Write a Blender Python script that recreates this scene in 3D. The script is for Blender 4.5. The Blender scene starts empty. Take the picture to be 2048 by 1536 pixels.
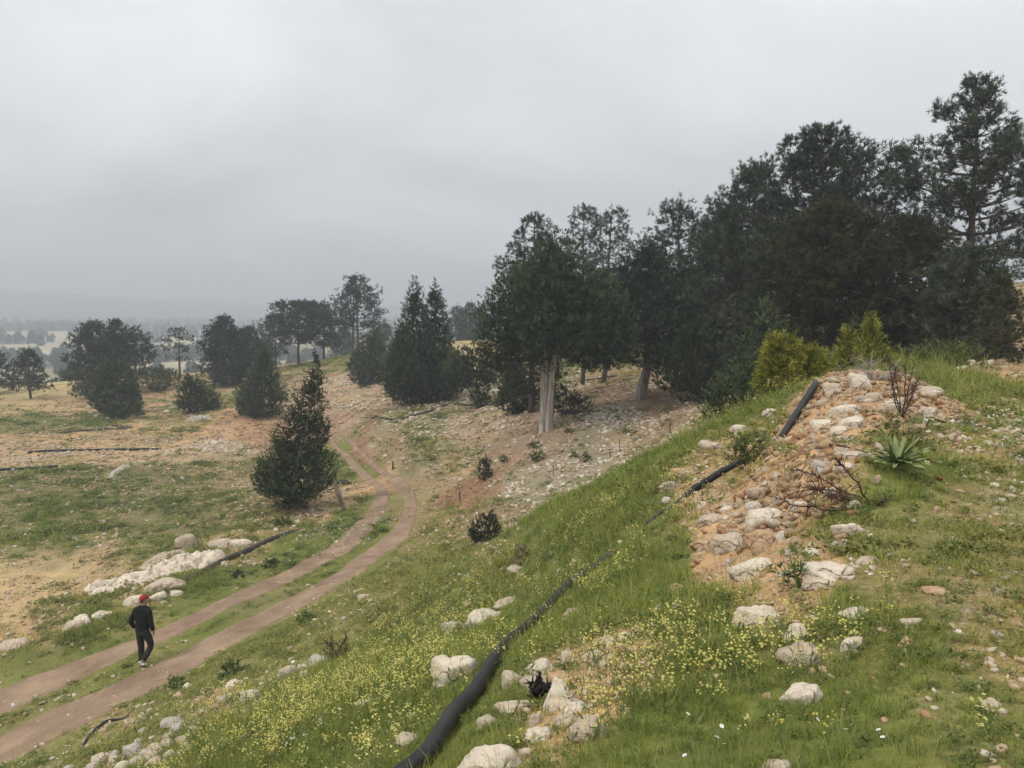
import bpy, bmesh, math, random
import numpy as np
from mathutils import Vector, Matrix

random.seed(7)
RNG = np.random.default_rng(7)
scene = bpy.context.scene
COL = scene.collection

# ------------------------------------------------------------------ camera, sky, sun, exposure
EYE = 10.0                       # the eye is 10 m above the dirt road in the valley
FPX = 1547.0                     # focal length for a 2048 px wide frame
PITCH = math.radians(5.65)
cam_d = bpy.data.cameras.new('camera')
cam_d.sensor_width = 36.0
cam_d.lens = 36.0 * FPX / 2048.0
cam_d.clip_start = 0.05
cam_d.clip_end = 30000.0
cam = bpy.data.objects.new('camera', cam_d)
COL.objects.link(cam)
cam.location = (0, 0, EYE)
cam.rotation_euler = (math.pi / 2 - PITCH, 0, 0)
scene.camera = cam

SUN_ELEV = math.radians(52)
SUN_AZ = math.radians(-128)      # compass-like angle from +Y towards +X: behind the camera on the left
sun_dir = Vector((math.sin(SUN_AZ) * math.cos(SUN_ELEV), math.cos(SUN_AZ) * math.cos(SUN_ELEV), math.sin(SUN_ELEV)))

world = bpy.data.worlds.new('World')
scene.world = world
world.use_nodes = True
wt = world.node_tree
wt.nodes.clear()


def N(tree, typ, **kw):
    n = tree.nodes.new(typ)
    for k, v in kw.items():
        if k.startswith('i_'):
            n.inputs[int(k[2:])].default_value = v
        else:
            setattr(n, k, v)
    return n


def build_world():
    L = wt.links.new
    out = N(wt, 'ShaderNodeOutputWorld')
    sky = N(wt, 'ShaderNodeTexSky', sky_type='NISHITA', sun_disc=False, sun_elevation=SUN_ELEV, sun_rotation=SUN_AZ)
    bg1 = N(wt, 'ShaderNodeBackground', i_1=0.08)
    L(sky.outputs[0], bg1.inputs[0])
    tc = N(wt, 'ShaderNodeTexCoord')
    sep = N(wt, 'ShaderNodeSeparateXYZ')
    L(tc.outputs['Generated'], sep.inputs[0])
    zc = N(wt, 'ShaderNodeMath', operation='MAXIMUM', i_1=0.0)
    L(sep.outputs[2], zc.inputs[0])
    # overcast luminance rises from the horizon to the zenith
    lm = N(wt, 'ShaderNodeMath', operation='MULTIPLY_ADD', i_1=0.56, i_2=0.43)
    L(zc.outputs[0], lm.inputs[0])
    lum = N(wt, 'ShaderNodeMath', operation='MULTIPLY_ADD', i_2=0.54)
    L(lm.outputs[0], lum.inputs[0]); L(zc.outputs[0], lum.inputs[1])
    # cloud deck: direction projected on a plane overhead
    zo = N(wt, 'ShaderNodeMath', operation='ADD', i_1=0.16)
    L(zc.outputs[0], zo.inputs[0])
    dx = N(wt, 'ShaderNodeMath', operation='DIVIDE'); dy = N(wt, 'ShaderNodeMath', operation='DIVIDE')
    L(sep.outputs[0], dx.inputs[0]); L(zo.outputs[0], dx.inputs[1])
    L(sep.outputs[1], dy.inputs[0]); L(zo.outputs[0], dy.inputs[1])
    comb = N(wt, 'ShaderNodeCombineXYZ', i_2=3.3)
    L(dx.outputs[0], comb.inputs[0]); L(dy.outputs[0], comb.inputs[1])
    n1 = N(wt, 'ShaderNodeTexNoise'); n1.inputs['Scale'].default_value = 0.55; n1.inputs['Detail'].default_value = 6; n1.inputs['Roughness'].default_value = 0.52
    n1.inputs['Distortion'].default_value = 0.4
    L(comb.outputs[0], n1.inputs['Vector'])
    mr = N(wt, 'ShaderNodeMapRange'); mr.inputs[1].default_value = 0.3; mr.inputs[2].default_value = 0.7; mr.inputs[3].default_value = 0.72; mr.inputs[4].default_value = 1.25
    L(n1.outputs[0], mr.inputs[0])
    mul = N(wt, 'ShaderNodeMath', operation='MULTIPLY')
    L(lum.outputs[0], mul.inputs[0]); L(mr.outputs[0], mul.inputs[1])
    bg2 = N(wt, 'ShaderNodeBackground')
    bg2.inputs[0].default_value = (0.975, 0.987, 1.0, 1)
    L(mul.outputs[0], bg2.inputs[1])
    mix = N(wt, 'ShaderNodeMixShader', i_0=0.93)
    L(bg1.outputs[0], mix.inputs[1]); L(bg2.outputs[0], mix.inputs[2])
    L(mix.outputs[0], out.inputs[0])


build_world()
sun_l = bpy.data.lights.new('sun', 'SUN')
sun_l.energy = 1.5
sun_l.angle = math.radians(11)
sun_l.color = (1.0, 0.93, 0.82)
sun = bpy.data.objects.new('sun', sun_l)
COL.objects.link(sun)
sun.rotation_euler = sun_dir.to_track_quat('Z', 'Y').to_euler()
scene.view_settings.view_transform = 'Standard'
scene.view_settings.look = 'None'
scene.view_settings.exposure = 0.36
scene.view_settings.gamma = 1.0
scene.view_settings.use_curve_mapping = False
scene.render.engine = 'CYCLES'
cy = scene.cycles
cy.max_bounces = 5
cy.diffuse_bounces = 2
cy.glossy_bounces = 2
cy.transmission_bounces = 3
cy.volume_bounces = 0
cy.transparent_max_bounces = 8
cy.use_denoising = True
cy.use_adaptive_sampling = True
cy.adaptive_threshold = 0.03


# ------------------------------------------------------------------ numeric helpers
def _hash(ix, iy, seed):
    h = (ix.astype(np.int64) * 374761393 + iy.astype(np.int64) * 668265263 + seed * 1442695041) & 0xFFFFFFFF
    h = ((h ^ (h >> 13)) * 1274126177) & 0xFFFFFFFF
    h = (h ^ (h >> 16)) & 0xFFFFFFFF
    return h.astype(np.float64) / 4294967295.0


def vnoise(x, y, seed=0):
    x = np.asarray(x, float); y = np.asarray(y, float)
    ix = np.floor(x); iy = np.floor(y)
    fx = x - ix; fy = y - iy
    fx = fx * fx * (3 - 2 * fx); fy = fy * fy * (3 - 2 * fy)
    a = _hash(ix, iy, seed); b = _hash(ix + 1, iy, seed); c = _hash(ix, iy + 1, seed); d = _hash(ix + 1, iy + 1, seed)
    return (a * (1 - fx) + b * fx) * (1 - fy) + (c * (1 - fx) + d * fx) * fy


def fbm(x, y, scale, octaves=4, seed=0, gain=0.5):
    """-1..1"""
    t = 0; a = 1; s = 0
    for k in range(octaves):
        t = t + a * (vnoise(x * scale * 2 ** k + 17.3 * k, y * scale * 2 ** k - 9.1 * k, seed + k) * 2 - 1)
        s += a; a *= gain
    return t / s


def noise3(p, scale, seed=0, octaves=3):
    """cheap 3-D noise from three crossed planes, -1..1"""
    x, y, z = p[:, 0], p[:, 1], p[:, 2]
    return (fbm(x + 1.7 * z, y - 0.6 * z, scale, octaves, seed) + fbm(y + 5 + 0.4 * x, z + 3, scale, octaves, seed + 11) + fbm(z - 7, x + 11 - 0.7 * y, scale, octaves, seed + 23)) / 1.7


def smooth(e0, e1, x):
    t = np.clip((x - e0) / (e1 - e0), 0, 1)
    return t * t * (3 - 2 * t)


def pix_dir(u, v):
    a = (np.asarray(u, float) - 1024) / FPX
    c = (np.asarray(v, float) - 768) / FPX
    y = math.cos(PITCH) - c * math.sin(PITCH)
    z = -math.sin(PITCH) - c * math.cos(PITCH)
    return a / y, z / y            # x and z for one metre forward


def at(u, v, Y):
    """world point on the line of sight of a survey mark (u, v) at forward distance Y"""
    x, z = pix_dir(u, v)
    return np.array([float(x) * Y, Y, EYE + float(z) * Y])


# ------------------------------------------------------------------ terrain: surveyed spot heights, thin plate spline
SPOTS = [
 # terrace and near edge
 (2048,1536,2.45),(1500,1536,2.6),(1200,1536,2.85),(1000,1536,3.1),(850,1536,3.7),(700,1536,4.9),(560,1536,6.5),(400,1536,9.0),(250,1536,11.2),(100,1536,13.4),(0,1536,14.3),
 (1700,1400,3.3),(1800,1200,4.4),(1900,1000,6.6),(1850,900,9.0),(2000,850,11.0),(1900,800,13.5),(1750,900,8.4),(1700,1000,6.7),(2048,1100,5.3),(2048,900,9.2),(2048,1300,3.6),
 (1950,742,20.0),(2040,700,28.0),(2048,580,45.0),(1900,690,35.0),
 # mound
 (1720,757,13.0),(1620,800,12.6),(1560,890,11.0),(1450,960,10.6),(1500,1060,7.7),(1400,1100,7.6),(1300,1050,10.0),(1500,1130,6.2),(1660,1140,5.25),(1350,1200,6.0),
 (1200,1300,5.0),(1100,1400,4.1),(1510,1235,4.75),(1550,1000,8.1),(1650,880,10.0),(1700,820,11.2),(1800,772,12.8),(1840,800,12.2),
 # slope falling to the road
 (905,1340,6.2),(1040,1290,7.0),(1200,1120,10.2),(700,1400,7.6),(560,1450,8.6),(340,1480,11.6),(400,1430,12.4),(460,1350,15.3),(200,1480,13.5),
 (350,1373,16.6),(300,1360,17.3),(265,1290,19.3),(285,1335,18.0),(490,1230,20.9),(0,1480,15.6),(120,1400,17.0),(454,1206,21.8),(523,1258,20.0),
 (1000,1200,13.0),(850,1250,13.5),(700,1300,14.5),(800,1150,20.0),(650,1200,20.2),(560,1260,19.0),(620,1170,23.2),(760,1110,26.6),(840,1020,33.0),(1100,1120,13.0),(950,1130,17.5),
 (795,990,36.0),(745,1060,29.5),
 # crest of the near slope and the gully behind it
 (1500,822,15.5),(1300,915,16.0),(1100,1010,18.5),(970,1087,22.0),(1300,893,31.0),(1100,988,28.5),
 # field on the left
 (540,1130,26.0),(300,1160,24.5),(0,1280,20.0),(0,1150,26.0),(0,950,43.0),(400,950,44.0),(250,1050,33.0),(0,850,63.0),(400,850,62.0),(560,990,37.0),(575,1020,34.2),(0,820,72.0),
 (100,800,79.0),(300,802,77.0),(400,800,74.0),(500,800,70.0),(100,772,88.0),(400,775,84.0),
 # road beyond the bend and its banks
 (690,880,54.0),(665,850,60.0),(600,785,80.0),(640,745,90.0),(700,717,96.0),(590,740,95.0),(740,925,47.0),(725,850,53.5),(800,880,46.5),(870,900,42.0),(860,960,38.0),(950,950,36.0),
 (950,850,46.0),(820,820,55.0),(830,800,58.0),(950,800,55.0),(960,702,85.0),(1000,1020,27.0),
 # stony ground under the junipers, hillside to the right
 (1090,862,37.0),(1285,800,42.0),(1150,950,30.0),(1250,900,32.0),(1380,830,34.0),(1200,765,52.0),(1420,828,25.0),(1600,765,19.0),(1600,735,45.0),(1300,740,60.0),(1750,735,26.0),
]
_ctrl = np.array([at(*s) for s in SPOTS])
# hidden hollow between the near slope and the stony ground
_extra = np.array([at(1400, 880, 21.0) + (0, 0, -0.75), at(1200, 965, 22.5) + (0, 0, -0.6), (0.0, 0.9, EYE - 1.65), (0.8, 0.9, EYE - 1.62), (-0.7, 0.9, EYE - 1.72),
                   (0.0, 0.45, EYE - 1.64), (0.4, 0.3, EYE - 1.63), (-0.35, 0.3, EYE - 1.68),
                   (-30, 16, EYE - 9.6), (-48, 45, EYE - 9.9), (-12, 8.0, EYE - 9.6), (16, 12, EYE - 1.5), (8, 4, EYE - 1.6), (38, 34, EYE + 1.5), (60, 60, EYE + 4.0), (25, 70, EYE - 2.5), (-70, 78, EYE - 9.6)])
_ctrl = np.vstack([_ctrl, _extra])
AZ_LIM = math.radians(54)


def _st(x, y):
    r = np.maximum(np.hypot(x, y), 0.35)
    th = np.arctan2(x, y)
    return th * 2.2, np.log(r)


def _tps_k(d2):
    return np.where(d2 > 1e-12, 0.5 * d2 * np.log(np.maximum(d2, 1e-12)), 0.0)


def _fit():
    s, t = _st(_ctrl[:, 0], _ctrl[:, 1])
    P = np.stack([s, t], 1)
    n = len(P)
    K = _tps_k(((P[:, None] - P[None]) ** 2).sum(2)) + np.eye(n) * 0.0012
    Q = np.hstack([np.ones((n, 1)), P])
    A = np.block([[K, Q], [Q.T, np.zeros((3, 3))]])
    w = np.linalg.solve(A, np.concatenate([_ctrl[:, 2] - EYE, np.zeros(3)]))
    return P, w


_P, _W = _fit()
# cached fine polar grid of the smooth survey surface
GA = np.linspace(-AZ_LIM, AZ_LIM, 560)
GR = np.linspace(math.log(0.35), math.log(130.0), 460)


def _tps_eval(s, t):
    out = np.empty(s.shape)
    n = len(_P)
    for k in range(0, len(s), 40000):
        S = s[k:k + 40000]; T = t[k:k + 40000]
        d2 = (S[:, None] - _P[None, :, 0]) ** 2 + (T[:, None] - _P[None, :, 1]) ** 2
        out[k:k + 40000] = _tps_k(d2) @ _W[:n] + _W[n] + _W[n + 1] * S + _W[n + 2] * T
    return out


_ga = GA[::2]; _gr = GR[::2]
_A, _R = np.meshgrid(_ga, _gr, indexing='ij')
_Z = _tps_eval(_A.ravel() * 2.2, _R.ravel()).reshape(_A.shape)


def _bil(th, lr):
    fa = np.clip((th - _ga[0]) / (_ga[1] - _ga[0]), 0, len(_ga) - 1.001)
    fr = np.clip((lr - _gr[0]) / (_gr[1] - _gr[0]), 0, len(_gr) - 1.001)
    i = fa.astype(int); j = fr.astype(int); a = fa - i; b = fr - j
    return (_Z[i, j] * (1 - a) + _Z[i + 1, j] * a) * (1 - b) + (_Z[i, j + 1] * (1 - a) + _Z[i + 1, j + 1] * a) * b


PLAIN = -25.0
BANK = np.array([at(822, 992, 36.5), at(790, 950, 41.5), at(752, 905, 48.0), at(716, 862, 55.5), at(700, 840, 64)])[:, :2] + (0.5, 0)


def height(x, y, detail=True):
    """ground height in world z"""
    x = np.asarray(x, float); y = np.asarray(y, float)
    r = np.maximum(np.hypot(x, y), 0.35)
    th = np.arctan2(x, y)
    lr = np.log(r)
    lim = GA[-1]
    z_in = _bil(np.clip(th, -lim, lim), np.minimum(lr, math.log(128.0)))
    # behind the camera the two edges of the survey meet
    zl = _bil(np.full_like(th, -lim), np.minimum(lr, math.log(128.0)))
    zr = _bil(np.full_like(th, lim), np.minimum(lr, math.log(128.0)))
    k = 0.5 + 0.5 * np.sin(np.clip((np.abs(th) - lim) / (math.pi - lim), 0, 1) * math.pi - math.pi / 2)
    edge = np.where(th < 0, zl * (1 - 0.5 * k) + zr * 0.5 * k, zr * (1 - 0.5 * k) + zl * 0.5 * k)
    z = np.where(np.abs(th) > lim, edge, z_in)
    # towards the plain, lower on the left, a long hillside on the right
    side = smooth(math.radians(-3), math.radians(22), th)
    f = smooth(0, 1, (lr - np.log(100 + 26 * side)) / (np.log(230 + 1000 * side) - np.log(100 + 26 * side)))
    zfar = PLAIN + 3.0 * fbm(x, y, 0.004, 3, 5)
    z = z * (1 - f) + zfar * f
    # cut bank on the uphill side of the road beyond the bend
    bd = (x - np.interp(y, BANK[:, 1], BANK[:, 0]))
    inb = smooth(34, 40, y) * (1 - smooth(56, 64, y))
    wig = 0.35 * fbm(x, y, 0.5, 3, 43)
    z = z + inb * (0.62 * smooth(0.0, 0.55, bd + wig) - 0.30) * np.exp(-(bd / 3.2) ** 2)
    if detail:
        amp = smooth(1.0, 5.0, r)
        z = z + 0.04 * amp * fbm(x, y, 1.3, 4, 31) + 0.15 * smooth(5, 22, r) * fbm(x, y, 0.33, 4, 37) + 0.35 * smooth(60, 110, r) * fbm(x, y, 0.06, 3, 41)
        md = np.minimum(np.minimum(np.hypot(x - 5.9, y - 12.4), np.hypot(x - 4.4, y - 10.4)), np.hypot(x - 2.9, y - 8.2))
        mk = 1 - smooth(0.7, 1.9, md)
        z = z + mk * (0.15 + 0.14 * fbm(x, y, 1.5, 3, 47) + 0.06 * np.abs(fbm(x, y, 3.4, 3, 48)))
    return z + EYE


def ray(u, v, ymin=1.2, ymax=140.0):
    """first point where the line of sight of (u, v) meets the ground"""
    u = np.atleast_1d(np.asarray(u, float)); v = np.atleast_1d(np.asarray(v, float))
    dx, dz = pix_dir(u, v)
    Y = np.exp(np.linspace(math.log(ymin), math.log(ymax), 700))
    x = dx[:, None] * Y; z = EYE + dz[:, None] * Y
    below = z < height(x, np.broadcast_to(Y, x.shape))
    i = np.where(below.any(1), below.argmax(1), len(Y) - 1)
    lo = Y[np.maximum(i - 1, 0)]; hi = Y[i]
    for _ in range(10):
        m = (lo + hi) / 2
        b = EYE + dz * m < height(dx * m, m)
        hi = np.where(b, m, hi); lo = np.where(b, lo, m)
    y = (lo + hi) / 2
    return np.stack([dx * y, y, height(dx * y, y)], 1)


def rayp(u, v, ymin=1.2):
    return ray([u], [v], ymin)[0]


def in_poly(x, y, poly):
    inside = np.zeros(x.shape, bool)
    n = len(poly)
    for i in range(n):
        x0, y0 = poly[i]; x1, y1 = poly[(i + 1) % n]
        c = ((y0 > y) != (y1 > y)) & (x < (x1 - x0) * (y - y0) / (y1 - y0 + 1e-12) + x0)
        inside ^= c
    return inside


def seg_dist(x, y, pts):
    """distance to a polyline and position along it (0..1)"""
    best = np.full(x.shape, 1e9); par = np.zeros(x.shape)
    L = [0]
    for i in range(len(pts) - 1):
        L.append(L[-1] + math.hypot(pts[i + 1][0] - pts[i][0], pts[i + 1][1] - pts[i][1]))
    for i in range(len(pts) - 1):
        ax, ay = pts[i][0], pts[i][1]; bx, by = pts[i + 1][0] - ax, pts[i + 1][1] - ay
        t = np.clip(((x - ax) * bx + (y - ay) * by) / (bx * bx + by * by + 1e-12), 0, 1)
        d = np.hypot(x - ax - t * bx, y - ay - t * by)
        m = d < best
        best = np.where(m, d, best); par = np.where(m, (L[i] + t * (L[i + 1] - L[i])) / L[-1], par)
    return best, par


def spline(pts, n):
    """Catmull-Rom through 3-D or 2-D points"""
    P = np.asarray(pts, float)
    P = np.vstack([2 * P[0] - P[1], P, 2 * P[-1] - P[-2]])
    m = len(P) - 3
    out = []
    for q in np.linspace(0, m - 1e-6, n):
        i = int(q); t = q - i
        a, b, c, d = P[i], P[i + 1], P[i + 2], P[i + 3]
        out.append(0.5 * ((2 * b) + (c - a) * t + (2 * a - 5 * b + 4 * c - d) * t * t + (3 * b - a - 3 * c + d) * t ** 3))
    return np.array(out)


# ------------------------------------------------------------------ mesh and material helpers
def mesh_np(name, V, F, smooth_shade=True):
    """V (n,3), F (m,3|4) or list of such arrays"""
    me = bpy.data.meshes.new(name)
    V = np.ascontiguousarray(V, dtype=np.float32)
    Fs = F if isinstance(F, list) else [F]
    Fs = [np.asarray(f, dtype=np.int32) for f in Fs if len(f)]
    me.vertices.add(len(V))
    me.vertices.foreach_set('co', V.ravel())
    nl = sum(f.size for f in Fs); npoly = sum(len(f) for f in Fs)
    me.loops.add(nl)
    me.loops.foreach_set('vertex_index', np.concatenate([f.ravel() for f in Fs]))
    me.polygons.add(npoly)
    sizes = np.concatenate([np.full(len(f), f.shape[1], np.int32) for f in Fs])
    starts = np.concatenate([[0], np.cumsum(sizes)[:-1]]).astype(np.int32)
    me.polygons.foreach_set('loop_start', starts)
    me.polygons.foreach_set('loop_total', sizes)
    if smooth_shade:
        me.polygons.foreach_set('use_smooth', np.ones(npoly, dtype=bool))
    me.update(calc_edges=True)
    return me


def vcol(me, name, C):
    a = me.color_attributes.new(name, 'FLOAT_COLOR', 'POINT')
    C = np.asarray(C, np.float32)
    if C.shape[1] == 3:
        C = np.hstack([C, np.ones((len(C), 1), np.float32)])
    a.data.foreach_set('color', C.ravel())


def fattr(me, name, v):
    a = me.attributes.new(name, 'FLOAT', 'POINT')
    a.data.foreach_set('value', np.asarray(v, np.float32))


def obj(name, me, mat=None, parent=None, loc=None):
    o = bpy.data.objects.new(name, me)
    COL.objects.link(o)
    if mat is not None and me is not None and not me.materials:
        me.materials.append(mat)
    if parent is not None:
        o.parent = parent
    if loc is not None:
        o.location = loc
    return o


def tag(o, label=None, cat=None, group=None, kind=None):
    if label: o['label'] = label
    if cat: o['category'] = cat
    if group: o['group'] = group
    if kind: o['kind'] = kind
    return o


def empty(name, loc, label, cat, group=None, rz=0.0, s=1.0):
    o = bpy.data.objects.new(name, None)
    o.empty_display_size = 0.3
    COL.objects.link(o)
    o.location = loc
    o.rotation_euler = (0, 0, rz)
    o.scale = (s, s, s)
    return tag(o, label, cat, group)


class Mat:
    """thin wrapper: a principled material and its node tree"""
    def __init__(self, name, rough=0.9, spec=0.2):
        self.m = bpy.data.materials.new(name)
        self.m.use_nodes = True
        self.t = self.m.node_tree
        self.b = self.t.nodes['Principled BSDF']
        self.b.inputs['Roughness'].default_value = rough
        self.b.inputs['Specular IOR Level'].default_value = spec
        self.out = self.t.nodes['Material Output']

    def n(self, typ, **kw):
        return N(self.t, typ, **kw)

    def link(self, a, b):
        self.t.links.new(a, b)

    def noise(self, scale, detail=4, rough=0.55, coord='Object', dist=0.0):
        tc = self.n('ShaderNodeTexCoord')
        nz = self.n('ShaderNodeTexNoise')
        nz.inputs['Scale'].default_value = scale; nz.inputs['Detail'].default_value = detail
        nz.inputs['Roughness'].default_value = rough; nz.inputs['Distortion'].default_value = dist
        self.link(tc.outputs[coord], nz.inputs['Vector'])
        return nz.outputs[0]

    def vor(self, scale, coord='Object', feature='F1', out='Distance', rnd=1.0):
        tc = self.n('ShaderNodeTexCoord')
        v = self.n('ShaderNodeTexVoronoi', feature=feature)
        v.inputs['Scale'].default_value = scale
        v.inputs['Randomness'].default_value = rnd
        self.link(tc.outputs[coord], v.inputs['Vector'])
        return v.outputs[out]

    def ramp(self, fac, stops):
        r = self.n('ShaderNodeValToRGB')
        e = r.color_ramp.elements
        while len(e) < len(stops): e.new(0.5)
        for k, (p, c) in enumerate(stops):
            e[k].position = p
            e[k].color = (*c, 1) if len(c) == 3 else c
        self.link(fac, r.inputs[0])
        return r.outputs[0]

    def rng(self, fac, a, b, c, d):
        r = self.n('ShaderNodeMapRange')
        for k, v in enumerate((a, b, c, d)): r.inputs[k + 1].default_value = v
        self.link(fac, r.inputs[0])
        return r.outputs[0]

    def mix(self, fac, a, b, mode='MIX'):
        x = self.n('ShaderNodeMix', data_type='RGBA', blend_type=mode)
        for s, v in ((x.inputs[0], fac), (x.inputs[6], a), (x.inputs[7], b)):
            if isinstance(v, (int, float)): s.default_value = v
            elif isinstance(v, tuple): s.default_value = (*v, 1) if len(v) == 3 else v
            else: self.link(v, s)
        return x.outputs[2]

    def math(self, op, a, b=0.0, c=0.0):
        x = self.n('ShaderNodeMath', operation=op)
        for k, v in enumerate((a, b, c)):
            if isinstance(v, (int, float)): x.inputs[k].default_value = v
            else: self.link(v, x.inputs[k])
        return x.outputs[0]

    def attr(self, name, typ='GEOMETRY', out='Color'):
        a = self.n('ShaderNodeAttribute', attribute_name=name, attribute_type=typ)
        return a.outputs[out]

    def color(self, c):
        if isinstance(c, tuple): self.b.inputs['Base Color'].default_value = (*c, 1)
        else: self.link(c, self.b.inputs['Base Color'])

    def bump(self, h, strength=0.5, dist=0.05):
        b = self.n('ShaderNodeBump')
        b.inputs['Strength'].default_value = strength; b.inputs['Distance'].default_value = dist
        self.link(h, b.inputs['Height'])
        self.link(b.outputs[0], self.b.inputs['Normal'])


# ------------------------------------------------------------------ ground cover: what grows or lies where
KINDS = {'G': (0.14, 0.155, 0.042), 'D': (0.185, 0.165, 0.06), 'S': (0.46, 0.285, 0.145), 'P': (0.265, 0.22, 0.16), 'R': (0.25, 0.13, 0.08), 'Y': (0.38, 0.29, 0.15), 'F': (0.155, 0.132, 0.06)}
KEYS = list(KINDS)
COVER = """
2000,1500,D.6G.4 1900,1450,G.5D.5 1700,1450,G 1500,1480,G 1300,1500,G 2030,1300,D.5S.5 1950,1200,D.6S.2P.2 1850,1150,D.8S.2 1800,1050,D 1900,1000,D.7S.3 2030,1000,P.3S.2D.5 1980,900,D.6S.4
2040,850,P.6D.4 1900,850,D.5G.5 1750,960,G 1850,930,G.7D.3 1750,1080,D 1900,760,G 2000,790,G.5D.5 2000,742,R.5S.5 2040,700,S 1850,742,G 1760,1200,G.6D.4 1850,1280,G.7D.3 1950,1400,G.5D.5
1720,770,S.7P.3 1620,830,S 1650,900,S 1560,960,S 1500,1050,S 1600,1080,S 1450,1080,S 1700,1110,S.8D.2 1800,800,S.8P.2 1850,810,S 1500,880,D 1400,960,D.5S.5 1450,900,S.6D.4 1480,840,G 1700,960,D.6S.4
1350,900,G 1250,970,G 1150,1020,G 1050,1070,G 1300,1030,G 1200,1080,G 1350,1130,G 1400,1250,G 1250,1200,G 1230,1290,S.6G.4 1120,1400,S.7G.3 1050,1240,G 900,1250,G 800,1300,G 700,1350,G
600,1420,G 500,1500,G 950,1400,G 800,1450,G 1000,1150,D.5G.5 850,1180,D.6G.4 750,1200,D.7R.3 680,1230,D 960,1130,D.6R.4 540,1330,D.7G.3 450,1390,D.6S.4 350,1420,D 250,1460,D.6S.4 380,1470,G.6P.4
870,1060,D.7R.3 900,1020,D.6S.4 930,1000,R 900,940,S.3D.4P.3 860,900,D.6P.4 1000,1010,R.4D.4P.2 1050,970,P.7D.3 1150,920,P.8D.2 1250,880,P.6S.4 1330,850,R.5P.5 1200,850,P 1100,880,R.5P.5 1000,900,P.5R.5
940,860,P.5S.5 850,860,D.6P.4 780,850,P.5D.3S.2 750,890,R 720,830,R.4P.4S.2 800,930,P.4S.3D.3 780,960,R.5S.5 700,760,P.5S.5 690,720,D 960,705,Y 640,760,R.4P.4S.2 680,790,S.6P.4 1200,790,R.6P.4 1300,790,R.6P.4 1250,752,R.5D.5 1180,775,R.5P.5 1330,762,R.5P.5 1050,765,P.5D.5 1110,752,P.4D.6
300,1020,F.8G.2 100,1030,F.6G.4 450,1030,F.8D.2 300,960,F 100,960,F.9G.1 450,940,F.7S.3 100,905,S.5P.3Y.2 200,905,S.5P.3Y.2 300,905,S.5P.3Y.2 0,905,S.5P.3Y.2 450,890,P.7S.3 100,878,S.7F.3 200,878,S.8F.2 20,878,S.7F.3 300,870,S.7D.3 450,860,S.7R.3 500,850,R.6S.4
80,850,G.4F.6 200,845,G.4F.6 300,1060,G.4F.6 50,1000,G.2F.8 200,990,F.9G.1 100,1130,S.3Y.7 0,1130,Y.8S.2 0,1180,Y.8S.2 100,1170,Y.7S.3 160,1140,Y.6S.4 30,1215,S.4Y.6 50,1180,S.4Y.6 200,1110,S.6Y.4 150,1070,D 20,1090,D 300,1120,D.8S.2 0,1260,S.6D.4 100,1230,S.6D.4 250,1190,D.6S.4 350,1150,G.6D.4
480,1080,D.6S.4 560,1060,D.7S.3 620,1020,S.7P.3 650,980,S 690,990,S 700,1040,G 600,1100,G 400,1200,G 200,1270,G.8D.2 50,1320,G.8D.2 720,950,G 700,900,G.7D.3 770,1010,G.6D.4 690,1130,G.7D.3 480,1250,G.6D.4 250,1350,G.5D.5 60,1460,D.6G.4
100,820,S.5Y.5 60,785,Y 250,800,R.5S.5 350,810,D.5S.5 400,830,D.6S.4 450,800,D.5S.5 540,800,R.3P.4S.3 180,768,Y 300,830,S.6D.4 500,760,D.5S.5
"""


def _read_cover():
    uv, w = [], []
    for tok in COVER.split():
        u, v, k = tok.split(',')
        ww = np.zeros(len(KEYS))
        i = 0
        while i < len(k):
            key = k[i]; i += 1
            num = ''
            while i < len(k) and (k[i] == '.' or k[i].isdigit()): num += k[i]; i += 1
            ww[KEYS.index(key)] = float(num) if num else 1.0
        uv.append((float(u), float(v))); w.append(ww)
    uv = np.array(uv)
    return ray(uv[:, 0], uv[:, 1]), np.array(w)


_CP, _CW = _read_cover()
_cs, _ct = _st(_CP[:, 0], _CP[:, 1])


def cover(x, y):
    """weights of the six ground covers at world positions"""
    wx = x + 0.05 * np.hypot(x, y) * fbm(x, y, 0.35, 4, 51) + 0.25 * fbm(x, y, 0.9, 3, 52)
    wy = y + 0.05 * np.hypot(x, y) * fbm(x, y, 0.35, 4, 61) + 0.25 * fbm(x, y, 0.9, 3, 62)
    s, t = _st(wx, np.maximum(wy, 0.3) if np.ndim(wy) else wy)
    t = np.minimum(t, math.log(100))
    out = np.zeros((len(x), len(KEYS)))
    for k in range(0, len(x), 40000):
        d2 = (s[k:k + 40000, None] - _cs) ** 2 + ((t[k:k + 40000, None] - _ct) * 0.8) ** 2 + 2e-4
        w = d2 ** -2.2
        out[k:k + 40000] = (w @ _CW) / w.sum(1)[:, None]
    # sharpen a little so patches read as patches
    jit = np.stack([fbm(x, y, 0.8 + 0.13 * i, 4, 70 + 7 * i) for i in range(len(KEYS))], 1)
    out = np.maximum(out * (1 + 0.9 * jit), 0) ** 1.6
    return out / np.maximum(out.sum(1), 1e-9)[:, None]


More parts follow.
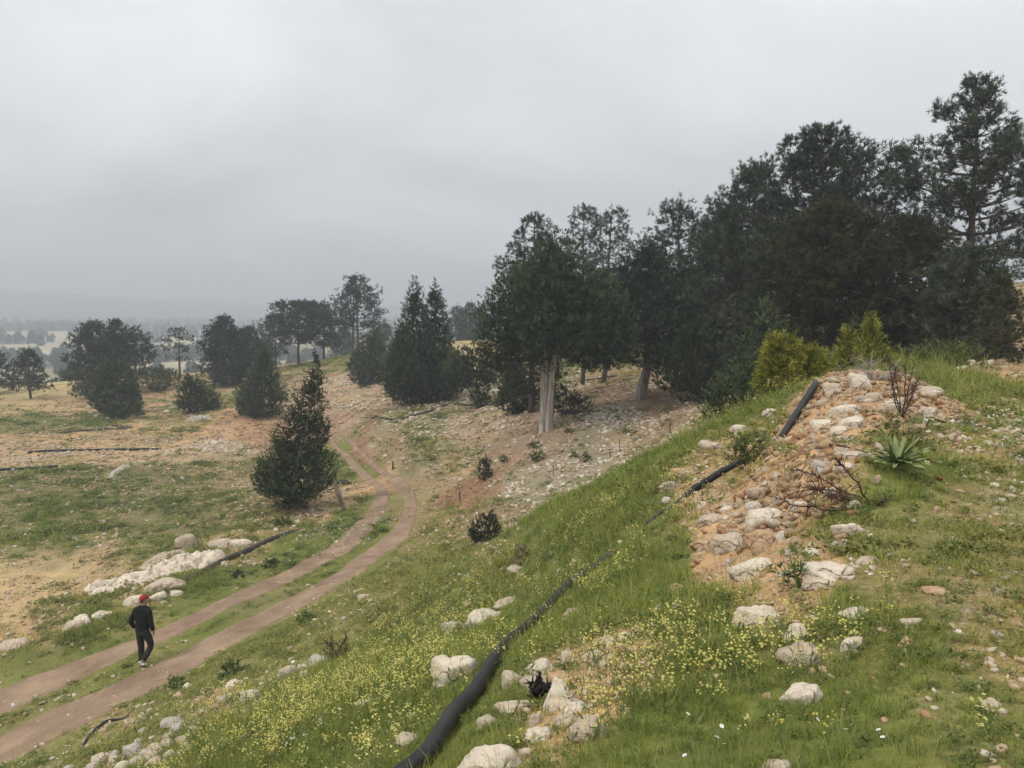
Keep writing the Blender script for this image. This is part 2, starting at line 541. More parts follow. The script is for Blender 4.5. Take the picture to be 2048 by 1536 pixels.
# wheel ruts, surveyed as two lines on the ground
RUT_L = [(-90, 1412, -90, 1472), (0, 1376, 0, 1433), (140, 1323, 187, 1350), (199, 1302, 240, 1325), (265, 1280, 300, 1296), (374, 1232, 400, 1252), (460, 1191, 490, 1206), (540, 1155, 570, 1171), (602, 1123, 640, 1135), (660, 1090, 705, 1100),
         (696, 1056, 751, 1056), (732, 1025, 771, 1025), (749, 994, 779, 994), (748, 978, 773, 978), (727, 962, 756, 962), (712, 947, 738, 947), (698, 931, 720, 931), (684, 916, 706, 916), (668, 900, 684, 900), (657, 880, 668, 880), (648, 855, 656, 855)]
RUT_R = [(-90, 1505, -90, 1575), (0, 1468, 0, 1533), (63, 1432, 100, 1484), (160, 1395, 190, 1446), (240, 1358, 279, 1401), (331, 1318, 349, 1359), (384, 1290, 410, 1325), (445, 1258, 480, 1284), (540, 1212, 575, 1232), (610, 1177, 640, 1198), (668, 1146, 718, 1155), (700, 1119, 755, 1122),
         (748, 1087, 806, 1087), (784, 1056, 829, 1056), (804, 1025, 834, 1025), (807, 994, 834, 994), (793, 978, 826, 978), (773, 962, 815, 962), (756, 947, 779, 947), (738, 931, 757, 931), (726, 916, 740, 916), (707, 900, 721, 900), (690, 880, 700, 880), (672, 857, 680, 857)]


def _lay(px, tail):
    """the two edges of a rut as smooth lines on the ground, extended up the road"""
    A = ray([p[0] for p in px], [p[1] for p in px])[:, :2]; B = ray([p[2] for p in px], [p[3] for p in px])[:, :2]
    return spline(np.vstack([A, tail - (0.3, 0)]), 260), spline(np.vstack([B, tail + (0.3, 0)]), 260)


_tail = np.array([at(632, 815, 71)[:2], at(618, 798, 77)[:2]])
RUT_EDGES = [_lay(RUT_L, _tail + (-0.8, 0)), _lay(RUT_R, _tail + (0.8, 0))]
_mid = [(a + b) / 2 for a, b in RUT_EDGES]
_half = [np.linalg.norm(a - b, axis=1) / 2 for a, b in RUT_EDGES]


def rut_dist(x, y):
    """distance outside the worn wheel track, negative inside"""
    out = np.full(np.shape(x), 1e9)
    for m, h in zip(_mid, _half):
        d, t = seg_dist(x, y, m[::4])
        out = np.minimum(out, d - np.interp(t, np.linspace(0, 1, len(h)), h) * 0.9)
    return out


def ground_colour(x, y):
    W = cover(x, y)
    C = W @ np.array([KINDS[k] for k in KEYS])
    r = np.hypot(x, y)
    f = smooth(100, 180, r)
    band = fbm(x + 0.6 * y, y * 2.2, 0.0035, 4, 91)
    b2 = fbm(x, y * 2.0, 0.02, 4, 95)
    far = np.where((band > 0.05)[:, None], np.array([(0.42, 0.36, 0.24)]), np.array([(0.27, 0.25, 0.14)]))
    far = far * (1 + 0.35 * b2)[:, None]
    wood = smooth(0.12, 0.3, fbm(x, y * 3.0, 0.006, 4, 99)) + smooth(1300, 1500, r) * 0.3
    wood = np.clip(wood, 0, 1)
    far = far * (1 - wood[:, None]) + np.array([(0.05, 0.06, 0.035)]) * wood[:, None]
    C = C * (1 - f)[:, None] + far * f[:, None]
    
    dark = smooth(0.05, 0.5, fbm(x, y, 0.42, 4, 89)) * (1 - f) * 0.45
    C = C * (1 - dark)[:, None] + np.array([(0.20, 0.165, 0.085)]) * dark[:, None]
    return C * (1 + 0.26 * fbm(x, y, 0.9, 4, 88))[:, None], W


def ground_material():
    M = Mat('soil_and_turf', 0.95, 0.1)
    col = M.attr('cover')
    stony = M.attr('stony', out='Fac')
    fine = M.noise(14, 8, 0.7)
    mid = M.noise(2.2, 6, 0.6)
    c = M.mix(1.0, col, M.ramp(fine, [(0.25, (0.62, 0.6, 0.58)), (0.5, (1.0, 1.0, 1.0)), (0.8, (1.4, 1.36, 1.3))]), 'MULTIPLY')
    c = M.mix(0.6, c, M.ramp(mid, [(0.3, (0.7, 0.74, 0.7)), (0.7, (1.25, 1.2, 1.15))]), 'MULTIPLY')
    # limestone chips too small to be built
    for scale, lo, hi in ((9.0, 0.16, 0.24), (24.0, 0.20, 0.30), (60.0, 0.25, 0.36)):
        v = M.vor(scale)
        mask = M.rng(v, lo, hi, 1.0, 0.0)
        pick = M.rng(M.noise(scale * 0.33, 3), 0.42, 0.56, 0.0, 1.0)
        f = M.math('MULTIPLY', M.math('MULTIPLY', mask, pick), stony)
        tint = M.ramp(M.noise(scale * 0.8, 2), [(0.3, (0.36, 0.28, 0.19)), (0.7, (0.62, 0.56, 0.46))])
        c = M.mix(f, c, tint)
    M.color(c)
    h = M.math('ADD', M.math('MULTIPLY', fine, 0.5), M.math('MULTIPLY', M.rng(M.vor(9.0), 0.0, 0.5, 1.0, 0.0), stony))
    M.bump(h, 0.8, 0.06)
    return M.m


def build_ground():
    az = np.concatenate([np.linspace(-AZ_LIM, AZ_LIM, 470), np.linspace(AZ_LIM, 2 * math.pi - AZ_LIM, 60)[1:-1]])
    lr = np.concatenate([np.linspace(math.log(0.25), math.log(1.5), 14)[:-1], np.linspace(math.log(1.5), math.log(60), 300)[:-1], np.linspace(math.log(60), math.log(160), 60)[:-1], np.linspace(math.log(160), math.log(4200), 70)])
    r = np.exp(lr)
    A, Rr = np.meshgrid(az, r, indexing='ij')
    x = (np.sin(A) * Rr).ravel(); y = (np.cos(A) * Rr).ravel()
    z = height(x, y)
    C, W = ground_colour(x, y)
    rr = np.hypot(x, y)
    rubble = (W[:, 2] + W[:, 3] + W[:, 4]) * smooth(2, 6, rr) * (1 - smooth(70, 120, rr))
    z = z + rubble * (0.05 + 0.05 * smooth(10, 40, rr)) * fbm(x, y, 1.6, 3, 133)
    na, nr = len(az), len(r)
    idx = np.arange(na * nr).reshape(na, nr)
    nxt = np.roll(idx, -1, 0)
    q = np.stack([idx[:, :-1], idx[:, 1:], nxt[:, 1:], nxt[:, :-1]], -1).reshape(-1, 4)
    V = np.stack([x, y, z], 1)
    c = len(V)
    V = np.vstack([V, [[0, 0, EYE - 1.65]]])
    fan = np.stack([np.full(na, c), idx[:, 0], nxt[:, 0]], 1)
    me = mesh_np('ground', V, [q, fan])
    C = np.vstack([C, C[:1]]);
    vcol(me, 'cover', C)
    st = np.concatenate([np.clip(W[:, 2] * 0.9 + W[:, 3] * 1.0 + W[:, 4] * 0.5 + W[:, 1] * 0.3 + W[:, 5] * 0.3 + W[:, 6] * 0.35, 0, 1) * (1 - smooth(110, 160, rr)), [0.2]])
    fattr(me, 'stony', st)
    tag(obj('ground', me, ground_material()), 'grassy and stony hillside ground', kind='structure')


build_ground()


def build_road():
    M = Mat('road_earth', 0.95, 0.12)
    n1 = M.noise(1.1, 6, 0.6); n2 = M.noise(28, 6, 0.7)
    c = M.ramp(n1, [(0.3, (0.19, 0.128, 0.084)), (0.5, (0.265, 0.185, 0.125)), (0.72, (0.36, 0.26, 0.175))])
    c = M.mix(1.0, c, M.ramp(n2, [(0.25, (0.7, 0.68, 0.66)), (0.55, (1, 1, 1)), (0.8, (1.35, 1.32, 1.28))]), 'MULTIPLY')
    v = M.vor(22.0)
    f = M.math('MULTIPLY', M.rng(v, 0.12, 0.2, 1.0, 0.0), M.rng(M.noise(6, 3), 0.55, 0.65, 0.0, 0.9))
    c = M.mix(f, c, (0.5, 0.42, 0.33))
    M.color(c)
    M.bump(n2, 0.6, 0.03)
    Vs, Fs, off = [], [], 0
    for (EA, EB), ph in zip(RUT_EDGES, (0.0, 40.0)):
        EA = spline(EA, 1000); EB = spline(EB, 1000)
        P = (EA + EB) / 2
        H = (EB - EA) / 2
        hw = np.linalg.norm(H, axis=1)
        s = np.concatenate([[0], np.cumsum(np.linalg.norm(np.diff(P, axis=0), axis=1))])
        r = np.hypot(P[:, 0], P[:, 1])
        cols = 11
        for j in range(cols):
            q = j / (cols - 1) * 2 - 1
            e = abs(q) ** 3
            w = q + np.sign(q) * e * (0.26 * fbm(s + ph + 9 * np.sign(q), s * 0 + 3.1, 0.9, 4, 201) + 0.16 * fbm(s + ph + 9 * np.sign(q), s * 0 + 7.1, 4.0, 3, 203))
            X = P + H * w[:, None]
            z = height(X[:, 0], X[:, 1]) + np.where(abs(q) < 0.95, 0.03 - 0.012 * (1 - q * q) + 0.07 * smooth(30, 60, r) + 0.012 * fbm(X[:, 0], X[:, 1], 3.0, 3, 205), -0.06)
            Vs.append(np.column_stack([X, z]))
        idx = off + np.arange(cols * len(P)).reshape(cols, len(P))
        Fs.append(np.stack([idx[:-1, :-1], idx[1:, :-1], idx[1:, 1:], idx[:-1, 1:]], -1).reshape(-1, 4))
        off += cols * len(P)
    me = mesh_np('road', np.vstack(Vs), np.vstack(Fs))
    me.flip_normals() if me.polygons[0].normal.z < 0 else None
    tag(obj('road', me, M.m), 'dirt road of two worn wheel ruts', kind='structure')


build_road()


def build_hills():
    M = Mat('wooded_hill', 0.95, 0.1)
    M.color(M.ramp(M.noise(0.02, 6, 0.6), [(0.35, (0.04, 0.055, 0.035)), (0.6, (0.09, 0.1, 0.06)), (0.75, (0.2, 0.18, 0.12))]))
    # long ridge beyond the plain, high on the left and sinking to the right
    a = np.radians(np.linspace(-62, 30, 240))
    dist = np.linspace(0, 1, 12)
    top_u = np.degrees(a)
    prof = np.interp(top_u, [-62, -45, -33.5, -31, -27, -23, -18, -12, -5, 5, 30], [62, 54, 43, 39, 26, 16, 9, 6, 7, 6, 5]) + EYE
    V = []
    for k, d in enumerate(dist):
        r = 1520 + 760 * d
        h = PLAIN + EYE + (prof - PLAIN - EYE) * smooth(0, 1, d) + 3.0 * fbm(a * 60, a * 0 + d * 5, 1.0, 4, 301) * d
        V.append(np.stack([np.sin(a) * r, np.cos(a) * r, h - 2 * (d == 0)], 1))
    V.append(np.stack([np.sin(a) * 2700, np.cos(a) * 2700, np.full_like(a, PLAIN + EYE - 6)], 1))
    n, m = len(V), len(a)
    idx = np.arange(n * m).reshape(n, m)
    me = mesh_np('hills', np.vstack(V), np.stack([idx[:-1, :-1], idx[:-1, 1:], idx[1:, 1:], idx[1:, :-1]], -1).reshape(-1, 4))
    tag(obj('hills', me, M.m), 'long wooded ridge fading in the haze beyond the plain', kind='structure')


build_hills()


# ------------------------------------------------------------------ trees and shrubs
def unit(v):
    return v / np.maximum(np.linalg.norm(v, axis=-1, keepdims=True), 1e-9)


def leaf_mat(name, dark, light, tip, rough=0.75, lo=0.0, hi=1.0):
    M = Mat(name, rough, 0.12)
    t = M.attr('tint', out='Fac')
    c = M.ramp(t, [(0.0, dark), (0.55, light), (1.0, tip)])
    oi = M.n('ShaderNodeObjectInfo')          # every plant has its own shade of green
    c = M.mix(1.0, c, M.ramp(oi.outputs['Random'], [(0.0, (0.82, 0.86, 0.9)), (0.35, (1.1, 1.08, 0.9)), (0.7, (1.0, 1.08, 1.1)), (1.0, (1.35, 1.3, 1.15))]), 'MULTIPLY')
    M.color(c)
    return M.m


def bark_mat(name, a, b, c, zs=0.25, scale=9.0):
    M = Mat(name, 0.9, 0.1)
    tc = M.n('ShaderNodeTexCoord'); mp = M.n('ShaderNodeMapping'); mp.inputs['Scale'].default_value = (1, 1, zs)
    M.link(tc.outputs['Object'], mp.inputs['Vector'])
    nz = M.n('ShaderNodeTexNoise'); nz.inputs['Scale'].default_value = scale; nz.inputs['Detail'].default_value = 6; nz.inputs['Roughness'].default_value = 0.65
    M.link(mp.outputs[0], nz.inputs['Vector'])
    M.color(M.ramp(nz.outputs[0], [(0.3, a), (0.5, b), (0.7, c)]))
    M.bump(nz.outputs[0], 0.9, 0.06)
    return M.m


LEAF = {
 'juniper': leaf_mat('juniper_leaf', (0.014, 0.022, 0.012), (0.050, 0.067, 0.033), (0.13, 0.16, 0.08)),
 'juniper_light': leaf_mat('juniper_leaf_fresh', (0.028, 0.042, 0.024), (0.072, 0.095, 0.048), (0.14, 0.17, 0.08)),
 'pine': leaf_mat('pine_needle', (0.016, 0.023, 0.016), (0.048, 0.062, 0.042), (0.12, 0.14, 0.092)),
 'pine_olive': leaf_mat('pine_needle_olive', (0.024, 0.027, 0.013), (0.056, 0.058, 0.027), (0.105, 0.102, 0.046)),
 'broom': leaf_mat('broom_leaf', (0.085, 0.098, 0.02), (0.20, 0.20, 0.036), (0.36, 0.33, 0.06)),
 'shrub': leaf_mat('shrub_leaf', (0.05, 0.065, 0.022), (0.10, 0.12, 0.042), (0.16, 0.18, 0.07)),
 'weed': leaf_mat('weed_leaf', (0.055, 0.085, 0.022), (0.10, 0.145, 0.042), (0.16, 0.21, 0.07)),
 'dry': leaf_mat('dry_twig', (0.10, 0.075, 0.055), (0.17, 0.13, 0.10), (0.25, 0.2, 0.16)),
}
BARK = {'juniper': bark_mat('juniper_bark', (0.15, 0.125, 0.11), (0.40, 0.35, 0.31), (0.55, 0.49, 0.44), 0.10, 13.0),
        'pine': bark_mat('pine_bark', (0.05, 0.04, 0.034), (0.11, 0.088, 0.072), (0.18, 0.145, 0.12)),
        'twig': bark_mat('twig_bark', (0.06, 0.045, 0.036), (0.10, 0.078, 0.06), (0.15, 0.12, 0.09))}


def sprays(P, D, L, nb, bl, bw, rng, spread=0.75, tint=None, along=0.85):
    """every stem (P, D, L) carries nb narrow leaves of length bl and width bw; returns V, F, tint"""
    n = len(P)
    k = n * nb
    i = np.repeat(np.arange(n), nb)
    t = rng.random(k) ** 0.8
    base = P[i] + D[i] * (L[i] * (t * along + (1 - along) * 0.5))[:, None]
    rd = unit(rng.normal(size=(k, 3)))
    d = unit(D[i] + rd * spread * (0.55 + 0.6 * rng.random(k))[:, None])
    ln = bl * (0.6 + 0.7 * rng.random(k)) * (1 - 0.3 * t)
    side = unit(np.cross(d, unit(rng.normal(size=(k, 3)))))
    w = (bw * (0.7 + 0.6 * rng.random(k)) * 0.5)[:, None]
    base = base + rd * (0.15 * L[i])[:, None] * 0.6
    V = np.stack([base - side * w, base + side * w, base + d * ln[:, None]], 1).reshape(-1, 3)
    F = np.arange(3 * k).reshape(-1, 3)
    tt = (tint[i] if tint is not None else 0.5) + (rng.random(k) - 0.5) * 0.25 + (t - 0.5) * 0.25
    tv = np.stack([tt - 0.08, tt - 0.08, tt + 0.14], 1).ravel()
    return V, F, np.clip(tv, 0, 1)


def join(parts):
    V, F, T, off = [], [], [], 0
    for v, f, t in parts:
        V.append(v); F.append(f + off); T.append(t); off += len(v)
    return np.vstack(V), np.vstack(F), np.concatenate(T)


def tubes(paths, sides=6, bumps=0.0, rng=None):
    """list of (points (n,3), radii (n,)) -> V, F quads, closed with a tip"""
    V, F, off = [], [], 0
    for P, R in paths:
        P = np.asarray(P, float); R = np.asarray(R, float)
        T = unit(np.gradient(P, axis=0))
        ref = np.where(np.abs(T[:, 2:3]) > 0.9, np.array([[1.0, 0, 0]]), np.array([[0, 0, 1.0]]))
        if np.abs(T[:, 2]).max() > 0.9: ref = np.tile([[1.0, 0.01, 0]], (len(P), 1))
        A = unit(np.cross(T, ref)); B = np.cross(T, A)
        ang = np.linspace(0, 2 * math.pi, sides, endpoint=False)
        rr = R[:, None] * np.ones(sides)[None]
        if bumps and rng is not None:
            rr = rr * (1 + bumps * rng.normal(size=(1, sides)) + bumps * 0.5 * rng.normal(size=rr.shape))
        ring = P[:, None] + rr[..., None] * (np.cos(ang)[None, :, None] * A[:, None] + np.sin(ang)[None, :, None] * B[:, None])
        n = len(P)
        V.append(ring.reshape(-1, 3))
        idx = off + np.arange(n * sides).reshape(n, sides)
        nx = np.roll(idx, -1, 1)
        F.append(np.stack([idx[:-1], nx[:-1], nx[1:], idx[1:]], -1).reshape(-1, 4))
        V.append(np.stack([P[0] - T[0] * R[0] * 0.3, P[-1] + T[-1] * R[-1] * 0.3]))
        a = off + n * sides
        F.append(np.stack([nx[0], idx[0], np.full(sides, a), np.full(sides, a)], -1)[:, :4])
        F.append(np.stack([idx[-1], nx[-1], np.full(sides, a + 1), np.full(sides, a + 1)], -1))
        off += n * sides + 2
    V = np.vstack(V); F = np.vstack(F)
    quad = F[F[:, 2] != F[:, 3]]; tri = F[F[:, 2] == F[:, 3]][:, :3]
    return V, [quad, tri]


def profile(kind, t):
    t = np.clip(t, 0, 1)
    if kind == 'e': return np.sqrt(np.maximum(1 - (2 * t - 1) ** 2, 0))
    if kind == 'c': return (1 - t) ** 0.72 * np.minimum(1, 0.55 + 4 * t)
    if kind == 'd': return np.minimum(1, 0.45 + 2.6 * t) * np.sqrt(np.maximum(1 - t ** 2.2, 0))
    if kind == 'k': return (1 - t) ** 0.5 * np.minimum(1, 0.7 + 3 * t)
    return np.ones_like(t)


def lobe_stems(kind, c, h, hw, hd, dens, rng, stem, up=0.8, layers=((1.0, 1.0), (0.78, 0.6))):
    """stems on the bumpy surface of one crown lobe: c = bottom centre"""
    t0 = np.linspace(0, 1, 60)
    pr = profile(kind, t0)
    area = 2 * math.pi * (pr.mean()) * h * (hw + hd) / 2
    out = []
    cum = np.cumsum(pr + 0.05); cum /= cum[-1]
    for lay, frac in layers:
        n = max(8, int(area * dens * frac))
        t = np.interp(rng.random(n), cum, t0)
        ph = rng.random(n) * 2 * math.pi
        bump = 1 + 0.30 * fbm(np.cos(ph) * 3 + t * 5 + c[0], np.sin(ph) * 3 + t * 2.2 + c[1], 1.1, 3, int(abs(c[2]) * 13) + 7) + 0.08 * rng.normal(size=n)
        r = profile(kind, t) * bump * lay * np.where(rng.random(n) < 0.07, 1.08 + 0.25 * rng.random(n), 1.0)
        p = np.stack([c[0] + np.cos(ph) * r * hw, c[1] + np.sin(ph) * r * hd, c[2] + t * h + 0.06 * h * rng.normal(size=n) * 0.4], 1)
        o = np.stack([np.cos(ph) * 0.9, np.sin(ph) * 0.9, (t - 0.35) * 0.9], 1)
        d = unit(o + np.array([0, 0, up]) + 0.35 * rng.normal(size=(n, 3)))
        out.append((p - d * stem * 0.6, d, stem * (0.65 + 0.7 * rng.random(n)), np.clip(0.42 + 0.16 * rng.normal(size=n) + 1.3 * (bump - 1) + 0.15 * (t - 0.5), 0, 1) * (0.5 + 0.5 * (lay > 0.9))))  # tint lightens lumps and tops, darkens hollows and inner layer: shading in colour
    P, D, L, T = (np.concatenate([o[k] for o in out]) for k in range(4))
    return P, D, L, T


def crown_mesh(name, stems, nb, bl, bw, rng, core=None, spread=0.75):
    P, D, L, T = (np.concatenate([s[k] for s in stems]) for k in range(4))
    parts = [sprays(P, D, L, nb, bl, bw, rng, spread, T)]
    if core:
        for (kind, c, h, hw, hd, n) in core:        # broad dark leaves added deep in the crown to block light
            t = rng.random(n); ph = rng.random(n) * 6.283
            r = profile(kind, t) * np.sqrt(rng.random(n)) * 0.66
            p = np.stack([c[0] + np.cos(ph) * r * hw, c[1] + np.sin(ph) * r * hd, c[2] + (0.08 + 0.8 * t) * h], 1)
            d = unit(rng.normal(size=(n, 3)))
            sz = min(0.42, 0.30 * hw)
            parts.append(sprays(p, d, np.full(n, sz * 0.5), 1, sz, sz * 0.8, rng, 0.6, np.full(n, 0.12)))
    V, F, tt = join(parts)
    me = mesh_np(name, V, F, False)
    fattr(me, 'tint', tt)
    return me


def base_of(u, v, Y=None):
    """foot of a plant: on the ground where the sight line meets it, or under the sight line at distance Y"""
    if Y is None:
        return rayp(u, v)
    x = float(pix_dir(u, v)[0]) * Y
    return np.array([x, Y, float(height(np.array([x]), np.array([Y]))[0])])


def ppm(Y):
    return FPX / Y


def juniper(name, label, cat, u, v, Y, lobes, leaf='juniper', stem=0.36, bl=0.17, bw=0.05, nb=11, dens=17, group=None, trunk=None, seed=1, bark='juniper', up=0.8, depth=1.0, spread=0.75, layers=((1.0, 1.0), (0.78, 0.6))):
    """lobes: (kind, u, v_top, v_bottom, half width px, depth offset m)"""
    rng = np.random.default_rng(seed)
    b = base_of(u, v, Y)
    Y = b[1]
    k = 1.0 / ppm(Y)
    zb = (EYE + float(pix_dir(u, v)[1]) * Y)       # height of the sight line, so that lobes keep their surveyed height
    e = empty(name, b, label, cat, group)
    stems, core, tops = [], [], []
    for (kind, lu, vt, vb, hw, dy) in lobes:
        zt = (v - vt) * k * 1.0 + zb - b[2]; z0 = (v - vb) * k + zb - b[2]
        h = zt - z0; w = hw * k
        c = np.array([(lu - u) * k, dy, z0])
        stems.append(lobe_stems(kind, c, h, w, w * depth, dens, rng, stem, up, layers))
        core.append((kind, c, h, w, w * depth, int(30 + 26 * w * h)))
        tops.append((c, h, w))
    cm = crown_mesh(name + '_crown', stems, nb, bl, bw, rng, core, spread)
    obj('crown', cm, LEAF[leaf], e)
    if trunk is None:
        if name == 'juniper_shrub': bark = 'twig'
        paths = []
        for c, h, w in tops:
            n = 7
            q = np.linspace(0, 1, n)
            r0 = max(0.03, 0.05 * w + 0.012 * h)
            pth = np.stack([c[0] * q ** 0.8 + 0.05 * rng.normal(size=n) * q, c[1] * q ** 0.8 + 0.05 * rng.normal(size=n) * q, -0.15 + (c[2] + h * 0.66 + 0.15) * q], 1)
            paths.append((pth, r0 * (1 - 0.85 * q)))
        V, F = tubes(paths, 6, 0.08, rng)
        obj('trunk', mesh_np(name + '_trunk', V, F), BARK[bark], e)
    else:
        trunk(e, b, k, rng)
    return e


def pine(name, label, u, v, Y, vt, prof, leaf='pine', dens=1.0, puff=0.24, bl=0.20, bw=0.028, nb=19, group=None, seed=1, r0=0.16, clear=0.2, tops=None, lean=0.0, droop=0.12, cat='tree', whorl=0.55, fill=0.5, extra_trunk=None, cnt_k=1.0):
    """prof: (fraction of height, half width px) of the crown outline; branches in whorls carry needle puffs"""
    rng = np.random.default_rng(seed)
    b = base_of(u, v, Y)
    Y = b[1]
    k = 1.0 / ppm(Y)
    zb = EYE + float(pix_dir(u, v)[1]) * Y
    H = ((v - vt) * k + zb - b[2]) * 0.975
    e = empty(name, b, label, cat, group)
    pf = np.array(prof, float)
    n = 12
    q = np.linspace(0, 1, n)
    wob = np.cumsum(rng.normal(size=(n, 2)) * 0.03 * H / 8, axis=0); wob[0] = 0
    tr = np.stack([lean * q * H + wob[:, 0], wob[:, 1], -0.2 + (H + 0.15) * q], 1)
    rad = r0 * (1 - 0.92 * q) + 0.012
    paths = [(tr, rad)]
    P, D, L, T = [], [], [], []

    def add_puffs(p, d, count, spread_r):
        off = rng.normal(size=(count, 3)) * spread_r
        P.append(p + off); D.append(unit(np.tile(d, (count, 1)) * 0.6 + unit(rng.normal(size=(count, 3))) * 0.9 + [0, 0, 0.45]))
        L.append(puff * (0.6 + 0.7 * rng.random(count)))
        T.append(np.clip(0.36 + 0.12 * rng.normal() + 0.16 * rng.normal(size=count) + off[:, 2] * 0.9, 0, 1))

    z = clear * H
    while z < H * 0.985:
        f = z / H
        reach = float(np.interp(f, pf[:, 0], pf[:, 1])) * k
        m = max(3, int(round((4 + 2 * rng.random()) * dens)))
        a0 = rng.random() * 6.28
        for j in range(m):
            a = a0 + j * 6.283 / m + 0.5 * rng.normal()
            ln = reach * (0.62 + 0.5 * rng.random())
            if ln < 0.12: continue
            x0 = np.array([np.interp(z, tr[:, 2], tr[:, 0]), np.interp(z, tr[:, 2], tr[:, 1]), z])
            rise = (0.10 + 0.55 * f) * ln * (0.6 + 0.6 * rng.random()) - droop * ln * (1 - f)
            rise = min(rise, max(0.02, (H - z) * 0.8))
            s = np.linspace(0, 1, 5)
            bend = 0.12 * ln * rng.normal()
            pt = x0 + np.stack([np.cos(a) * ln * s - np.sin(a) * bend * s ** 2, np.sin(a) * ln * s + np.cos(a) * bend * s ** 2, rise * s ** 1.6 + 0.25 * rng.random() * ln * s ** 3 * 0.3], 1)
            paths.append((pt, np.maximum(0.012, r0 * 0.34 * (1 - f * 0.7)) * (1 - 0.85 * s)))
            tip = unit(pt[-1] - pt[-2])
            cnt = max(2, int(ln * 3.0 * dens * cnt_k))
            for g in range(cnt):
                w = fill + (1.02 - fill) * rng.random() ** 0.7
                i = min(int(w * 4), 3); t = w * 4 - i
                pp = pt[i] * (1 - t) + pt[i + 1] * t if w <= 1 else pt[-1]
                sd = rng.normal(size=3) * 0.16 * ln * (1.1 - 0.5 * w); sd[2] = abs(sd[2]) * 0.5
                if rng.random() < 0.12:
                    paths.append((np.stack([pp, pp + sd]), np.array([0.012, 0.006])))
                add_puffs(pp + sd, tip, 4, puff * 0.42)
        z += whorl * (0.75 + 0.5 * rng.random()) * (1 - 0.35 * f)
    add_puffs(tr[-1], np.array([0, 0, 1.0]), 8, puff * 0.6)
    if extra_trunk is not None:
        paths += extra_trunk(k, H, rng)
    V, F = tubes(paths, 4, 0.05, rng)
    obj('trunk', mesh_np(name + '_trunk', V, F), BARK['pine'], e)
    stems = [(np.vstack(P), np.vstack(D), np.concatenate(L), np.concatenate(T))]
    obj('crown', crown_mesh(name + '_crown', stems, nb, bl, bw, rng, None, 1.0), LEAF[leaf], e)
    return e


# --- the two old junipers with bare pale trunks
def old_trunk(stems_px, dead):
    def make(e, b, k, rng):
        V0, F0, off = [], [], 0
        for (path, r0, r1) in stems_px:                    # path: (x m, y m, z m)
            pts = spline(path, 26)
            n, sides = len(pts), 18
            q = np.linspace(0, 1, n)
            ang = np.linspace(0, 2 * math.pi, sides, endpoint=False)
            R = (r0 + (r1 - r0) * q ** 0.7 + 0.10 * np.exp(-q * 7))[:, None]
            flute = 1 + 0.22 * np.sin(ang[None] * 3 + 1.3 + q[:, None] * 2.2) + 0.12 * np.sin(ang[None] * 7 + q[:, None] * 3.0) + 0.05 * rng.normal(size=(n, sides))
            rr = R * flute
            ring = pts[:, None] + np.stack([np.cos(ang)[None] * rr, np.sin(ang)[None] * rr, 0 * rr], -1)
            V0.append(ring.reshape(-1, 3))
            idx = off + np.arange(n * sides).reshape(n, sides); nx = np.roll(idx, -1, 1)
            F0.append(np.stack([idx[:-1], nx[:-1], nx[1:], idx[1:]], -1).reshape(-1, 4))
            off += n * sides
        obj('trunk', mesh_np('old_trunk', np.vstack(V0), np.vstack(F0)), BARK['juniper'], e)
        for pth, r in dead:
            P = spline(pth, 7)
            V, F = tubes([(P, np.linspace(r, r * 0.25, 7))], 6, 0.1, rng)
            obj('dead_branch', mesh_np('dead_branch', V, F), BARK['juniper'], e)
    return make


juniper('juniper_tree', 'broad dark juniper on a pale double trunk with dead side branches', 'tree', 1090, 862, None,
        [('d', 1110, 470, 730, 100, 0.3), ('e', 1035, 545, 735, 74, -0.2), ('e', 1185, 540, 740, 72, 0.5), ('e', 1110, 510, 700, 105, -1.0), ('k', 1085, 492, 620, 50, -0.4), ('e', 1000, 620, 740, 46, 0.0), ('e', 1215, 610, 735, 50, -0.6)],
        trunk=old_trunk([([(-0.08, 0, -0.3), (-0.08, 0.02, 0.8), (-0.06, 0.0, 1.8), (-0.04, 0.02, 3.0), (0.0, 0.1, 4.6)], 0.185, 0.14),
                         ([(0.18, 0.02, -0.2), (0.2, -0.02, 0.8), (0.27, -0.03, 1.9), (0.36, 0.0, 3.0), (0.7, 0.1, 4.8)], 0.165, 0.11)],
                        [([(-0.1, 0, 2.75), (-0.4, -0.1, 2.95), (-0.62, -0.12, 3.2)], 0.05), ([(-0.1, -0.05, 2.6), (-0.35, -0.1, 2.66), (-0.6, -0.15, 2.7)], 0.045), ([(0.4, -0.1, 1.3), (0.75, -0.15, 1.35), (1.0, -0.2, 1.2)], 0.02)]),
        seed=3, dens=15)
juniper('juniper_tree', 'dark juniper with a leaning pale trunk on the reddish slope', 'tree', 1283, 800, None,
        [('d', 1300, 470, 725, 92, 0.2), ('e', 1240, 520, 715, 62, -0.3), ('e', 1360, 520, 745, 74, 0.3), ('e', 1300, 560, 735, 100, -0.9), ('k', 1290, 480, 610, 48, 0)],
        trunk=old_trunk([([(-0.15, 0, -0.3), (0.0, 0, 0.7), (0.2, 0, 1.6), (0.35, 0, 2.5), (0.5, 0.1, 4.2)], 0.28, 0.18)], []), seed=4, dens=15)

